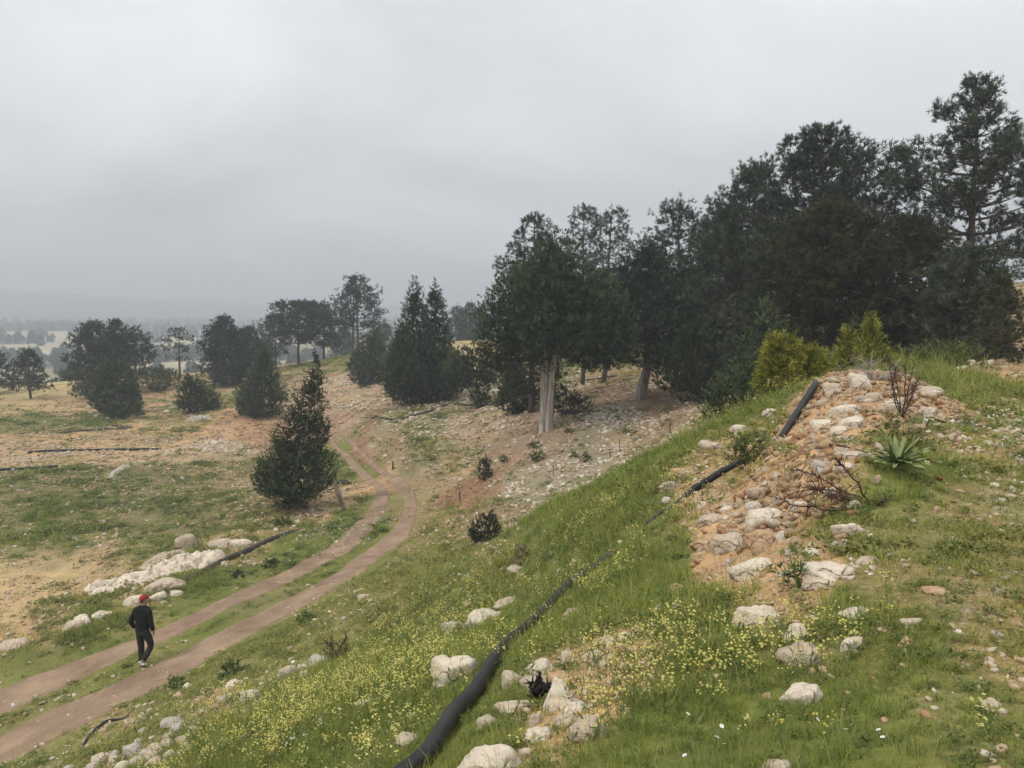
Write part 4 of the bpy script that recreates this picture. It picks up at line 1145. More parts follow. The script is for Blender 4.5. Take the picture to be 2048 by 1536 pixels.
HERO = [
 ('boulder', 861, 952, 1297, 1375, 'w', 'big white boulder standing left of the black pipe in the grass'),
 ('rock', 1001, 1044, 1325, 1382, 't', 'upright tan rock touching the black pipe at the head of the stone heap'),
 ('rock', 1044, 1121, 1316, 1354, 'w', 'long whitish rock topping the stone heap right of the pipe'),
 ('rock', 1044, 1097, 1349, 1382, 't', 'brown-edged rock right under the long whitish rock of the heap'),
 ('rock', 1100, 1145, 1338, 1366, 'o', 'orange brown stone at the right end of the long whitish rock'),
 ('rock', 1086, 1158, 1360, 1424, 'w', 'largest pale rock beside the dark hollow in the heap'),
 ('rock', 1128, 1180, 1391, 1428, 'w', 'pale rock with a brown end leaning on the largest rock of the heap'),
 ('rock', 1056, 1086, 1420, 1452, 't', 'small upright stone below the dark hollow in the heap'),
 ('rock', 1100, 1146, 1425, 1459, 't', 'smooth tan rock under the largest rock of the heap'),
 ('rock', 1056, 1112, 1446, 1487, 'w', 'pale rounded rock between the heap and the big bottom slab'),
 ('rock', 985, 1060, 1389, 1434, 't', 'flat tan slab half sunk in grass beside the pipe'),
 ('rock', 1131, 1210, 1434, 1490, 't', 'flat grass-covered rock at the lower right of the heap'),
 ('rock_slab', 898, 1050, 1468, 1575, 'w', 'large pale slab cut by the bottom picture edge next to the pipe'),
 ('rock', 953, 994, 1430, 1459, 't', 'tan stone in the grass close to the lower pipe'),
 ('rock', 796, 847, 1462, 1490, 't', 'stone sunk in the grass left of the lower pipe'),
 ('rock', 985, 1036, 1192, 1218, 't', 'double pale stone on the green slope above the boulder'),
 ('rock', 884, 927, 1234, 1267, 'g', 'weathered grey stone on the slope left of the bedrock ledge'),
 ('rock', 929, 1008, 1223, 1250, 'w', 'flat bedrock ledge in the grass up the slope from the boulder'),
 ('rock', 709, 767, 1394, 1419, 'w', 'white stone nearly buried among yellow flowers'),
 ('rock', 1131, 1196, 1216, 1242, 't', 'low pale ledge in the grass right of the pipe'),
 ('rock', 1142, 1175, 1110, 1135, 't', 'tan stone beside the place where the pipe dips under'),
 ('rock', 1112, 1140, 1131, 1151, 't', 'small tan stone left of where the pipe dips under'),
 ('rock', 1016, 1057, 1127, 1145, 't', 'flat tan stone below the rounded juniper bush'),
 ('rock', 1461, 1543, 1108, 1165, 'w', 'white angular block at the foot of the rubble mound'),
 ('rock', 1603, 1722, 1127, 1169, 'w', 'long flat white slab at the foot of the mound'),
 ('rock', 1603, 1667, 1150, 1180, 't', 'thin tan slab in front of the long flat white slab'),
 ('rock', 1472, 1558, 1210, 1258, 'w', 'saddle-shaped white rock in the grass below the angular block'),
 ('rock', 1563, 1616, 1245, 1286, 'w', 'pointed white rock just right of the saddle-shaped rock'),
 ('rock', 1682, 1738, 1214, 1242, 'w', 'wedge-shaped white rock in the grass under the long flat slab'),
 ('rock', 1563, 1653, 1291, 1340, 't', 'broad tan rock sunk in grass with yellow flowers around it'),
 ('rock', 1685, 1722, 1271, 1304, 'w', 'pale rock with a grey side right of the broad tan rock'),
 ('rock', 1552, 1631, 1358, 1418, 'w', 'leaning white rock surrounded by the yellow flowers'),
 ('rock', 1340, 1373, 1167, 1192, 'o', 'single orange stone in the grass left of the angular block'),
 ('rock', 1347, 1373, 1192, 1223, 'g', 'upright grey stone under the single orange stone'),
 ('rock', 1305, 1327, 1207, 1230, 'w', 'bluish white stone in the grass left of the upright grey stone'),
 ('rock', 1804, 1846, 1233, 1256, 't', 'elongated tan stone at the edge of the gravel'),
 ('rock', 1848, 1894, 1170, 1194, 'o', 'flat orange stone on the gravel track'),
 ('rock', 1795, 1817, 1278, 1300, 'o', 'small orange stone in grass below the elongated tan stone'),
 ('rock', 1966, 2003, 1398, 1417, 't', 'pale flat stone on bare soil at the lower right'),
 ('rock', 1530, 1578, 1517, 1548, 't', 'tan rock at the bottom edge under the daisies'),
 ('rock', 1483, 1560, 1010, 1062, 'w', 'white split rock crowning the near end of the mound'),
 ('rock', 1488, 1575, 1050, 1100, 'o', 'orange-stained boulder under the white split rock'),
 ('rock', 1397, 1452, 1028, 1058, 't', 'tan rock on the slope side of the near mound end'),
 ('rock', 1425, 1500, 1064, 1108, 't', 'broad tan rock left of the orange-stained boulder'),
 ('rock', 1384, 1430, 1075, 1102, 'o', 'orange rock at the slope edge of the near mound end'),
 ('rock', 1665, 1722, 1040, 1080, 'w', 'hump-backed white rock below the dead branch'),
 ('rock', 1663, 1703, 1075, 1102, 'g', 'grey white rock right under the hump-backed rock'),
 ('rock', 1388, 1418, 993, 1022, 'w', 'blocky white stone beside the pipe on the slope'),
 ('rock', 1439, 1470, 1007, 1025, 'w', 'low white stone right of the blocky stone by the pipe'),
 ('rock', 1320, 1371, 956, 982, 't', 'tan stone group half hidden in grass left of the upper pipe'),
 ('rock', 1340, 1375, 934, 956, 'o', 'orange tan stone on the grassy slope above the tan group'),
 ('rock', 1400, 1448, 875, 905, 't', 'flat tan rock in the grass left of the green weed bush'),
 ('rock', 1459, 1499, 841, 868, 'w', 'pale rock on the grass crest near the grey green juniper'),
 ('rock', 1524, 1558, 815, 832, 'w', 'small pale rock under the round yellow bush'),
 ('rock', 1586, 1612, 791, 812, 'o', 'dark reddish rock left of the pipe under the yellow bush'),
 ('rock', 1645, 1690, 758, 790, 't', 'tan rock on the uphill shoulder of the mound'),
 ('rock', 1692, 1742, 748, 782, 'w', 'white rock on the very top of the mound'),
 ('rock', 1661, 1722, 802, 834, 'w', 'wide white rock in the middle of the mound face'),
 ('rock', 1685, 1732, 826, 862, 'w', 'rounded white rock under the wide white rock'),
 ('rock', 1621, 1666, 828, 860, 'w', 'pale rock left of the rounded white rock on the mound'),
 ('rock', 1664, 1700, 850, 872, 'w', 'clean white stone low on the mound face'),
 ('rock', 1768, 1805, 790, 824, 'w', 'whitish rock behind the dry brown twigs'),
 ('rock', 1728, 1768, 784, 806, 't', 'flat tan rock left of the whitish rock behind the twigs'),
 ('rock', 1830, 1885, 768, 797, 't', 'overhanging tan slab at the right end of the mound'),
 ('rock', 1837, 1872, 806, 836, 't', 'tan rock below the overhanging slab'),
 ('rock', 1566, 1592, 868, 890, 't', 'stone wedged against the pipe bend on the mound'),
 ('rock', 1618, 1664, 919, 949, 'g', 'greyish rock in the grass left of the large-leaved plant'),
 ('rock', 1672, 1712, 919, 945, 'w', 'white rock just left of the large-leaved plant'),
 ('rock', 1672, 1735, 898, 920, 't', 'long tan rock behind the dark stick on the mound'),
 ('rock', 1583, 1631, 1003, 1025, 'w', 'white rock at the thin end of the dead branch'),
 ('rock', 1567, 1612, 1094, 1112, 't', 'flat tan stone between the boulder and the long white slab'),
 ('rock', 1605, 1641, 1092, 1118, 'w', 'white stone above the long flat slab'),
 ('rock', 1716, 1755, 1110, 1130, 't', 'tan stone at the right end of the long flat slab'),
 # left of the road
 ('rock', 352, 392, 1062, 1102, 't', 'tan upright rock in the field behind the outcrop'),
 ('rock', 462, 506, 1078, 1095, 'w', 'low white rock in grass beyond the end of the outcrop'),
 ('rock', 415, 466, 1083, 1097, 't', 'thin tan ledge beyond the outcrop'),
 ('rock', 297, 365, 1158, 1188, 't', 'flat tan rock at the lower end of the roadside pipe'),
 ('boulder', 248, 293, 1185, 1216, 'w', 'cream boulder right behind the walker'),
 ('rock', 300, 330, 1184, 1203, 'w', 'white rock beside the red cap of the walker'),
 ('rock', 343, 368, 1178, 1193, 'w', 'small white rock in grass right of the walker'),
 ('rock', 186, 218, 1222, 1240, 'w', 'white rock left of the walker at the grass edge'),
 ('rock', 146, 184, 1230, 1258, 'w', 'double white rock in the row left of the walker'),
 ('rock', 122, 160, 1243, 1266, 't', 'tan rock at the lower end of the row left of the walker'),
 ('rock', 4, 52, 1283, 1300, 't', 'flat pale rock at the picture edge above the road'),
 # right of the road, low on the slope
 ('rock', 366, 385, 1362, 1381, 'w', 'lone white stone at the right road edge'),
 ('rock', 350, 368, 1381, 1397, 'o', 'lone orange stone just below the white roadside stone'),
 ('rock', 452, 486, 1358, 1379, 'w', 'grey white rock in weeds right of the roadside stones'),
 ('rock', 478, 522, 1378, 1402, 'w', 'lichen-spotted white rock at the edge of the flowers'),
 ('rock', 432, 456, 1386, 1403, 'g', 'slim grey rock left of the lichen-spotted rock'),
 ('rock', 558, 592, 1326, 1354, 't', 'tan rock above the flowers on the lower slope'),
 ('rock', 599, 620, 1335, 1361, 'w', 'narrow pale rock beside the tan rock above the flowers'),
 ('rock', 620, 658, 1307, 1333, 'g', 'grey double rock next to the dry brown bush'),
 ('rock', 713, 739, 1183, 1201, 't', 'tan stone alone beside the inside of the road bend'),
]
for i, (nm, a, b, c, d, tone, lab) in enumerate(HERO):
    place_rock(nm, a, b, c, d, tone, lab, 1000 + i * 7, None, 'boulder' if nm == 'boulder' else 'rock', 4 if b - a > 48 and c > 900 else 3)



def outcrop(name, label, px, width, hgt, tone, seed, ymin=1.2):
    """bedrock breaking through the turf: a ridge of cracked lumps along surveyed marks"""
    P = spline(ray([p[0] for p in px], [p[1] for p in px], ymin)[:, :2], 110)
    T = unit(np.gradient(P, axis=0)); Nn = np.stack([-T[:, 1], T[:, 0]], 1)
    s = np.concatenate([[0], np.cumsum(np.linalg.norm(np.diff(P, axis=0), axis=1))])
    wv = np.interp(np.linspace(0, 1, 110), np.linspace(0, 1, len(width)), width); hv = np.interp(np.linspace(0, 1, 110), np.linspace(0, 1, len(hgt)), hgt)
    m = 34
    rows = []
    for j in range(m):
        t = j / (m - 1) * 2 - 1
        ed = 1 + 0.45 * fbm(s, np.full_like(s, 3.0 * np.sign(t)), 1.6, 4, seed)
        X = P + Nn * (t * wv * ed)[:, None]
        x, y = X[:, 0], X[:, 1]
        lump = vnoise(x * 2.3, y * 2.3, seed + 3) * 0.6 + vnoise(x * 6, y * 6, seed + 4) * 0.4
        crack = np.abs(fbm(x, y, 1.7, 3, seed + 5)); crack2 = np.abs(fbm(x, y, 4.2, 3, seed + 6))
        h = hv * (1 - abs(t) ** 2.2) * (0.45 + 0.9 * lump) - hv * 0.55 * np.exp(-(crack / 0.07) ** 2) - hv * 0.22 * np.exp(-(crack2 / 0.09) ** 2)
        h = np.floor(h / 0.07) * 0.07 * 0.5 + h * 0.5 + 0.03 * fbm(x, y, 7.0, 3, seed + 8)
        h = h * smooth(0, 0.4, s) * smooth(0, 0.4, s[-1] - s)
        rows.append(np.column_stack([X, height(x, y) + h - 0.06 - 0.10 * (abs(t) > 0.97)]))
        if j % 4 == 0:
            for k in range(0, 110, 3): ROCK_SPOTS.append((x[k], y[k], 0.10 if h[k] > 0.04 else 0.0))
    V = np.vstack(rows); c = V.mean(0)
    idx = np.arange(m * 110).reshape(m, 110)
    F = np.stack([idx[:-1, :-1], idx[:-1, 1:], idx[1:, 1:], idx[1:, :-1]], -1).reshape(-1, 4)
    me = mesh_np(name, V - c, F, False)
    if me.polygons[500].normal.z < 0: me.flip_normals()
    return tag(obj(name, me, ROCK[tone], None, tuple(c)), label, 'outcrop')


outcrop('rock_outcrop', 'long white bedrock outcrop behind the walker left of the road', [(160, 1188), (215, 1178), (270, 1160), (330, 1142), (380, 1128), (430, 1122), (466, 1118)], [0.5, 0.95, 0.75, 0.8, 1.1, 0.95, 0.4], [0.2, 0.3, 0.26, 0.36, 0.5, 0.46, 0.25], 'w', 801)
outcrop('rock_outcrop', 'narrow tan bedrock strip just behind the long white outcrop', [(285, 1142), (310, 1122), (345, 1108), (385, 1100)], [0.3, 0.4, 0.35, 0.2], [0.15, 0.22, 0.2, 0.12], 't', 811)
outcrop('rock_outcrop', 'pale thin bedrock line winding across the green field', [(216, 958), (240, 938), (258, 930), (276, 924)], [0.25, 0.3, 0.25, 0.2], [0.16, 0.2, 0.18, 0.14], 'g', 821)
outcrop('rock_outcrop', 'grey bedrock strip on the bank before the rounded juniper bush', [(370, 842), (400, 838), (425, 835)], [0.5, 0.6, 0.4], [0.4, 0.5, 0.3], 'g', 831)

# the heap of stones low on the slope at the left bottom
PILE = [(328, 374, 1430, 1456, 'g'), (345, 372, 1441, 1466, 'g'), (356, 392, 1466, 1488, 't'), (322, 352, 1478, 1500, 't'), (300, 330, 1482, 1504, 't'), (296, 328, 1496, 1520, 't'), (254, 284, 1484, 1512, 'g'), (276, 300, 1500, 1520, 'g'),
        (378, 398, 1448, 1472, 't'), (330, 350, 1462, 1480, 't'), (190, 224, 1502, 1522, 't'), (216, 242, 1508, 1530, 't'), (224, 240, 1500, 1515, 'g'), (174, 200, 1522, 1540, 'g'), (232, 262, 1520, 1545, 'w'), (258, 286, 1512, 1536, 't'),
        (292, 322, 1512, 1534, 't'), (268, 286, 1474, 1490, 'g'), (276, 296, 1456, 1470, 'g'), (128, 148, 1528, 1546, 'g'), (330, 352, 1500, 1518, 'w'), (366, 386, 1484, 1500, 't'), (352, 372, 1496, 1514, 't')]
for i, (a, b, c, d, tone) in enumerate(PILE):
    place_rock('stone', a, b, c, d, tone, 'weathered stone in the grey heap at the lower left of the slope', 2000 + i, 'stones of the lower left heap', 'stone', 2)
SMALL = [(1121, 1150, 1290, 1330), (1201, 1233, 1267, 1295), (1232, 1265, 1259, 1284), (1207, 1237, 1289, 1309), (1172, 1209, 1292, 1323), (1203, 1230, 1304, 1322), (1198, 1226, 1316, 1337), (1232, 1258, 1283, 1302), (1180, 1200, 1318, 1334), (1160, 1182, 1370, 1388), (1095, 1120, 1408, 1424)]
for i, (a, b, c, d) in enumerate(SMALL):
    place_rock('stone', a, b, c, d, 'to'[i % 4 == 3], 'tan stone in the loose patch uphill of the stone heap by the pipe', 2200 + i, 'stones of the loose patch by the pipe', 'stone', 2)


def strew(n, poly_px, lo, hi, label, group, tones, seed, name='stone', want=None, ymin=1.2, sink=0.35, min_px=0.0, cat='stone'):
    """separate stones strewn on a patch of ground"""
    rng = np.random.default_rng(seed)
    P = ray([p[0] for p in poly_px], [p[1] for p in poly_px], ymin)[:, :2]
    lo_b, hi_b = P.min(0), P.max(0)
    got = 0
    metas = [rock_mesh(name, (1.0, 0.8, 0.62), seed * 31 + k, 2 if hi > 0.12 else 1, 8) for k in range(10)]
    mats = [ROCK[t] for t in tones]
    variants = []
    for k, me in enumerate(metas):
        me.materials.append(mats[k % len(mats)]); variants.append(me)
    tries = 0
    while got < n and tries < 60:
        tries += 1
        q = lo_b + rng.random((n * 3, 2)) * (hi_b - lo_b)
        m = in_poly(q[:, 0], q[:, 1], [tuple(p) for p in P])
        q = q[m]
        if len(q) == 0: continue
        if want is not None:
            W = cover(q[:, 0], q[:, 1])
            q = q[rng.random(len(q)) < W[:, [KEYS.index(k) for k in want]].sum(1)]
        for (x, y) in q[: n - got]:
            s = lo + (hi - lo) * rng.random() ** 1.9
            z = float(height(np.array([x]), np.array([y]))[0])
            o = obj(name, variants[int(rng.integers(10))], None, None, (x, y, z + s * (0.31 - sink * 0.62)))
            o.scale = (s, s * (0.8 + 0.4 * rng.random()), s * (0.75 + 0.5 * rng.random()))
            o.rotation_euler = (rng.normal() * 0.25, rng.normal() * 0.25, rng.random() * 6.28)
            ROCK_SPOTS.append((x, y, s * 0.4))
            tag(o, label, cat, group)
            got += 1


strew(95, [(1500, 990), (1560, 930), (1640, 850), (1650, 790), (1720, 760), (1800, 765), (1880, 790), (1820, 830), (1740, 850), (1700, 930), (1640, 960), (1720, 1060), (1760, 1120), (1650, 1130), (1480, 1110), (1390, 1100), (1400, 1040)], 0.07, 0.24,
      'small limestone rubble stone bedded in the orange mound', 'rubble stones of the mound', 'wtot', 301, want='SP')
strew(20, [(1320, 940), (1460, 830), (1540, 820), (1560, 870), (1440, 960), (1300, 1050), (1200, 1120), (1180, 1080)], 0.09, 0.26, 'tan stone half hidden in the grass along the upper pipe', 'stones in the grass along the upper pipe', 'tow', 302)
strew(30, [(150, 1070), (560, 1000), (540, 920), (100, 920), (20, 1000)], 0.10, 0.32, 'pale stone lying on the green field left of the road', 'stones lying on the field', 'wt', 303)
strew(22, [(520, 1060), (620, 1030), (720, 960), (700, 940), (740, 1000), (640, 1060)], 0.08, 0.28, 'stone of the bank between the spired juniper and the road', 'stones of the juniper bank', 'wto', 304)
strew(34, [(690, 860), (740, 830), (880, 850), (930, 960), (840, 960), (770, 920)], 0.12, 0.42, 'stone of the rocky bank across the road', 'stones of the rocky bank across the road', 'wto', 305)
strew(26, [(1000, 960), (1120, 880), (1280, 840), (1350, 850), (1260, 910), (1090, 985)], 0.10, 0.32, 'grey stone of the stony ground below the pale trunks', 'stones below the pale trunks', 'gwt', 306)
strew(22, [(1880, 745), (2000, 700), (2047, 640), (2047, 700), (1960, 740)], 0.12, 0.45, 'stone of the rocky bank under the tall pine', 'stones of the bank under the tall pine', 'wto', 307)
strew(14, [(1850, 1140), (1980, 1000), (2047, 900), (2047, 1340), (1930, 1300)], 0.04, 0.12, 'small pale stone on the gravel track', 'stones on the gravel track', 'tw', 308)
strew(24, [(380, 1500), (540, 1320), (700, 1220), (900, 1150), (960, 1230), (700, 1420), (560, 1520)], 0.08, 0.26, 'pale stone showing through the grass of the lower slope', 'stones in the grass of the lower slope', 'wt', 309)
strew(30, [(640, 790), (660, 740), (720, 790), (760, 830), (700, 830)], 0.2, 0.7, 'rock of the reddish bank beyond the road bend', 'rocks of the reddish bank beyond the bend', 'to', 310, name='rock', cat='rock')
strew(36, [(60, 830), (260, 800), (420, 830), (500, 830), (300, 840)], 0.2, 0.7, 'rock on the bank along the far edge of the field', 'rocks along the far edge of the field', 'twg', 311, name='rock', cat='rock')


# ------------------------------------------------------------------ pipes and hoses
def plastic(name, a, b, rough):
    M = Mat(name, rough, 0.28)
    M.color(M.ramp(M.noise(6, 5, 0.6), [(0.35, a), (0.7, b)]))
    M.b.inputs['Roughness'].default_value = rough
    return M.m


PIPE_M = plastic('black_polyethylene', (0.010, 0.010, 0.011), (0.026, 0.025, 0.025), 0.5)
DUSTY_M = plastic('dusty_pipe', (0.03, 0.03, 0.03), (0.085, 0.08, 0.075), 0.6)


def lay_pipe(name, label, px, r, mat=PIPE_M, lift=0.75, n=90, sides=14, ymin=1.2, cat='pipe', couplings=()):
    P = ray([p[0] for p in px], [p[1] for p in px], ymin)[:, :2]
    P = spline(P, n)
    z = height(P[:, 0], P[:, 1])
    kw = 9
    zs = np.convolve(np.pad(z, kw // 2, mode='edge'), np.ones(kw) / kw, 'valid')
    z = np.maximum(zs, z - 0.25 * r)
    L = np.array([p[2] if len(p) > 2 else lift for p in px])
    lf = np.interp(np.linspace(0, len(px) - 1, n), np.arange(len(px)), L)
    pts = np.column_stack([P, z + lf * r])
    PIPE_PATHS.append((pts[::4], r))
    V, F = tubes([(pts - pts[0], np.full(n, r))], sides)
    o = obj(name, mesh_np(name, V, F), mat, None, tuple(pts[0]))
    tag(o, label, cat)
    for c in couplings:
        i = int(c * (n - 1)); d = unit(pts[i + 1] - pts[i])
        q = pts[i] + d[None] * np.linspace(-0.09, 0.09, 5)[:, None] - pts[0]
        V, F = tubes([(q, np.array([r * 1.08, r * 1.2, r * 1.22, r * 1.2, r * 1.08]))], sides)
        obj('coupling', mesh_np('coupling', V, F), mat, o)
    return o


lay_pipe('black_pipe', 'thick black water pipe running up the slope from the bottom edge to the mound',
         [(775, 1600), (853, 1532), (905, 1452), (965, 1374), (1040, 1283), (1130, 1190), (1190, 1140, 0.9), (1226, 1110, 0.5), (1244, 1094, -1.3), (1280, 1062, -1.6), (1300, 1044, -0.3), (1322, 1028, 0.0), (1345, 1012, -1.0), (1372, 994, 0.2), (1390, 983, 0.9), (1430, 958, 0.9), (1474, 932, 0.6), (1500, 917, -0.8), (1530, 900, -2.0)], 0.049, PIPE_M, 1.5, 200, 16)


def straight_pipe(name, label, a, b, r, lift):
    A = rayp(*a); B = rayp(*b); A[2] += lift[0]; B[2] += lift[1]
    q = np.linspace(0, 1, 12)[:, None]
    pts = A + (B - A) * q
    V, F = tubes([(pts - A, np.full(12, r))], 16)
    PIPE_PATHS.append((pts, r))
    return tag(obj(name, mesh_np(name, V, F), PIPE_M, None, tuple(A)), label, 'pipe')


straight_pipe('black_pipe', 'short straight end of black pipe rising over the mound under the yellow bush', (1560, 884), (1631, 782), 0.055, (0.03, 0.12))
lay_pipe('roadside_pipe', 'dark brown pipe half buried in grass left of the road', [(318, 1190, -0.8), (352, 1172, 0.1), (400, 1150, 0.7), (470, 1115, 0.8), (540, 1082, 0.5), (580, 1066, 0.0), (605, 1056, -0.9)], 0.10, plastic('earthy_pipe', (0.04, 0.032, 0.027), (0.085, 0.068, 0.055), 0.7))
lay_pipe('field_pipe', 'long black pipe across the pale track in the field', [(56, 907), (180, 902), (250, 901), (322, 900)], 0.085, PIPE_M)
lay_pipe('field_pipe', 'short black pipe at the picture edge in the green field', [(-30, 945), (60, 939), (115, 934)], 0.08, PIPE_M)
lay_pipe('field_pipe', 'dark pipe along the far green strip of the field', [(113, 868), (190, 861), (263, 856)], 0.08, DUSTY_M)
lay_pipe('field_pipe', 'dark curved pipe at the far end of the green strip', [(176, 843), (205, 847), (230, 852), (262, 857)], 0.08, DUSTY_M)
lay_pipe('hillside_hose', 'thin dark hose crossing the stony hillside above the road', [(742, 843), (797, 840), (844, 829), (875, 818), (897, 810), (949, 811)], 0.06, DUSTY_M, 1.2)
lay_pipe('curved_hose', 'short curved black hose in the weeds at the right road edge', [(160, 1505, 0.0), (178, 1475, 1.0), (212, 1448, 2.0), (240, 1440, 0.5), (262, 1432, -0.5)], 0.028, PIPE_M, 1.0, cat='hose')
lay_pipe('fallen_branch', 'long fallen branch lying behind the pale double trunk', [(1130, 766), (1180, 762), (1235, 753)], 0.06, BARK['twig'], 1.6, 24, 7, ymin=34.0, cat='branch')


# ------------------------------------------------------------------ small things
def stick(name, label, cat, px, r, mat, lift, taper=0.4, group=None):
    """a stick along surveyed marks: (u, v, height above ground)"""
    P = ray([p[0] for p in px], [p[1] for p in px])
    P[:, 2] += np.array(lift)
    pts = spline(P, 14)
    V, F = tubes([(pts - pts[0], np.linspace(r, r * taper, 14))], 7, 0.06, RNG)
    return tag(obj(name, mesh_np(name, V, F), mat, None, tuple(pts[0])), label, cat, group)


stick('stick', 'dark bare stick lying on the mound beside the large-leaved plant', 'stick', [(1636, 893), (1680, 902), (1736, 914)], 0.016, BARK['twig'], [0.02, 0.06, 0.04])
stick('log', 'weathered log lying on the bank by the spired juniper', 'log', [(688, 1022), (678, 995), (666, 966)], 0.10, BARK['pine'], [0.03, 0.1, 0.12], 0.8)


def stake(u, v, h, r, label, group=None):
    g = rayp(u, v)
    q = np.linspace(0, 1, 5)
    pts = np.stack([0.04 * h * np.sin(q * 3 + u), 0.02 * q, -0.1 + (h + 0.1) * q], 1)
    V, F = tubes([(pts, np.full(5, r))], 6, 0.05, RNG)
    return tag(obj('stake', mesh_np('stake', V, F), BARK['twig'], None, tuple(g)), label, 'stake', group)


stake(785, 940, 0.5, 0.05, 'short dark post at the edge of the road bend')
stake(1240, 908, 0.62, 0.022, 'tallest thin stake on the stony slope below the junipers')
stake(1106, 950, 0.4, 0.02, 'thin stake low on the grey stones left of the seedlings')
stake(1341, 872, 0.7, 0.02, 'thin stake standing on the reddish ground near the green slope')
stake(920, 1003, 0.45, 0.04, 'dark stump stake on the red gully edge')
stake(1220, 915, 0.3, 0.02, 'very short stake next to the tallest thin stake')


def rag(label, u, v, w, col, seed, name, cat):
    rng = np.random.default_rng(seed)
    g = rayp(u, v)
    V, F = ICO[3]
    V = V * (1 + 0.45 * noise3(V + seed, 1.9, seed, 4))[:, None] * np.array([w, w * 0.6, w * 0.35])
    M = Mat(name + '_plastic', 0.5, 0.3)
    M.color(M.ramp(M.noise(20, 4), [(0.3, tuple(c * 0.75 for c in col)), (0.7, col)]))
    return tag(obj(name, mesh_np(name, V, F, False), M.m, None, (g[0], g[1], g[2] + w * 0.18)), label, cat)


rag('crumpled black plastic sheet on the bank beside the road', 686, 968, 0.42, (0.02, 0.02, 0.022), 5, 'plastic_sheet', 'sheet')
rag('crumpled white plastic bag under the spired juniper', 582, 1014, 0.26, (0.72, 0.75, 0.8), 6, 'plastic_bag', 'bag')
rag('smaller white plastic bag left of the other under the spired juniper', 568, 1008, 0.18, (0.7, 0.74, 0.8), 8, 'plastic_bag', 'bag')


def twig_plant(name, label, cat, u, v, stems, r, mat, seed, thorns=26, tl=0.06, group=None):
    """bare forking stems: each (dx, dy, dz) end relative to the root in metres"""
    rng = np.random.default_rng(seed)
    g = rayp(u, v)
    e = empty(name, g, label, cat, group)
    for s in stems:
        s = np.array(s, float)
        q = np.linspace(0, 1, 10)
        bend = rng.normal(size=3) * 0.10 * np.linalg.norm(s)
        pts = np.outer(q, s) + np.outer(np.sin(q * math.pi), bend) + rng.normal(size=(10, 3)) * 0.008
        paths = [(pts, np.linspace(r, r * 0.3, 10))]
        for _ in range(thorns):
            t = 0.15 + 0.83 * rng.random(); i = min(int(t * 9), 8)
            p = pts[i] + (pts[i + 1] - pts[i]) * (t * 9 - i)
            d = unit(unit(s) * 0.5 + unit(rng.normal(size=3)))
            l = tl * (0.5 + rng.random())
            paths.append((np.stack([p, p + d * l * 0.5 + [0, 0, l * 0.1], p + d * l]), np.array([r * 0.45, r * 0.35, r * 0.2])))
        V, F = tubes(paths, 4)
        obj('stem', mesh_np('stem', V, F), mat, e)
    return e


BROWN_M = bark_mat('dry_brown_stem', (0.05, 0.03, 0.022), (0.10, 0.062, 0.045), (0.17, 0.11, 0.085))
twig_plant('dry_plant', 'dry brown branching plant standing on the mound top', 'plant', 1803, 838, [(0.05, 0, 0.95), (-0.12, 0.02, 0.72), (0.15, 0.05, 0.78), (-0.22, 0.0, 0.86), (0.08, -0.05, 0.5), (0.2, 0, 0.55), (-0.05, 0.05, 0.62)], 0.010, BROWN_M, 61, 34, 0.07)
twig_plant('dead_branch', 'dead dark thorny branch lying below the large-leaved plant', 'branch', 1738, 1010, [(-0.85, -0.12, 0.10), (-0.6, 0.2, 0.28), (-0.5, -0.05, 0.16), (-0.25, 0.1, 0.38), (0.12, -0.05, 0.06), (-0.7, 0.05, 0.06), (-0.38, -0.15, 0.1)], 0.010, BROWN_M, 62, 46, 0.07)
twig_plant('dry_brush', 'grey dry brush behind the top of the mound', 'brush', 1745, 762, [(-0.55, 0.1, 0.28), (0.5, 0.1, 0.25), (-0.3, 0.1, 0.4), (0.25, 0.1, 0.36), (0.0, 0.2, 0.32), (0.62, 0, 0.12), (-0.4, -0.1, 0.14), (0.3, -0.1, 0.2)], 0.008, BARK['juniper'], 63, 22, 0.16)
twig_plant('dry_bush', 'dry dark brown bush at the upper edge of the yellow flowers', 'bush', 672, 1318, [(0.25 * math.cos(a), 0.25 * math.sin(a), 0.32 + 0.1 * math.sin(a * 3)) for a in np.linspace(0, 6, 9)], 0.012, BROWN_M, 64, 40, 0.1)
twig_plant('dark_twigs', 'black clump of roots in the hollow of the stone heap', 'roots', 1078, 1398, [(0.0, 0.02, 0.09), (0.05, 0, 0.08), (-0.05, 0.03, 0.07), (0.03, -0.05, 0.09), (0.07, 0.03, 0.06), (-0.03, -0.04, 0.08), (0.02, 0.06, 0.1)], 0.014, plastic('black_root', (0.012, 0.01, 0.009), (0.03, 0.024, 0.02), 0.8), 65, 30, 0.035)  # short black stems make the dark clump in the hollow


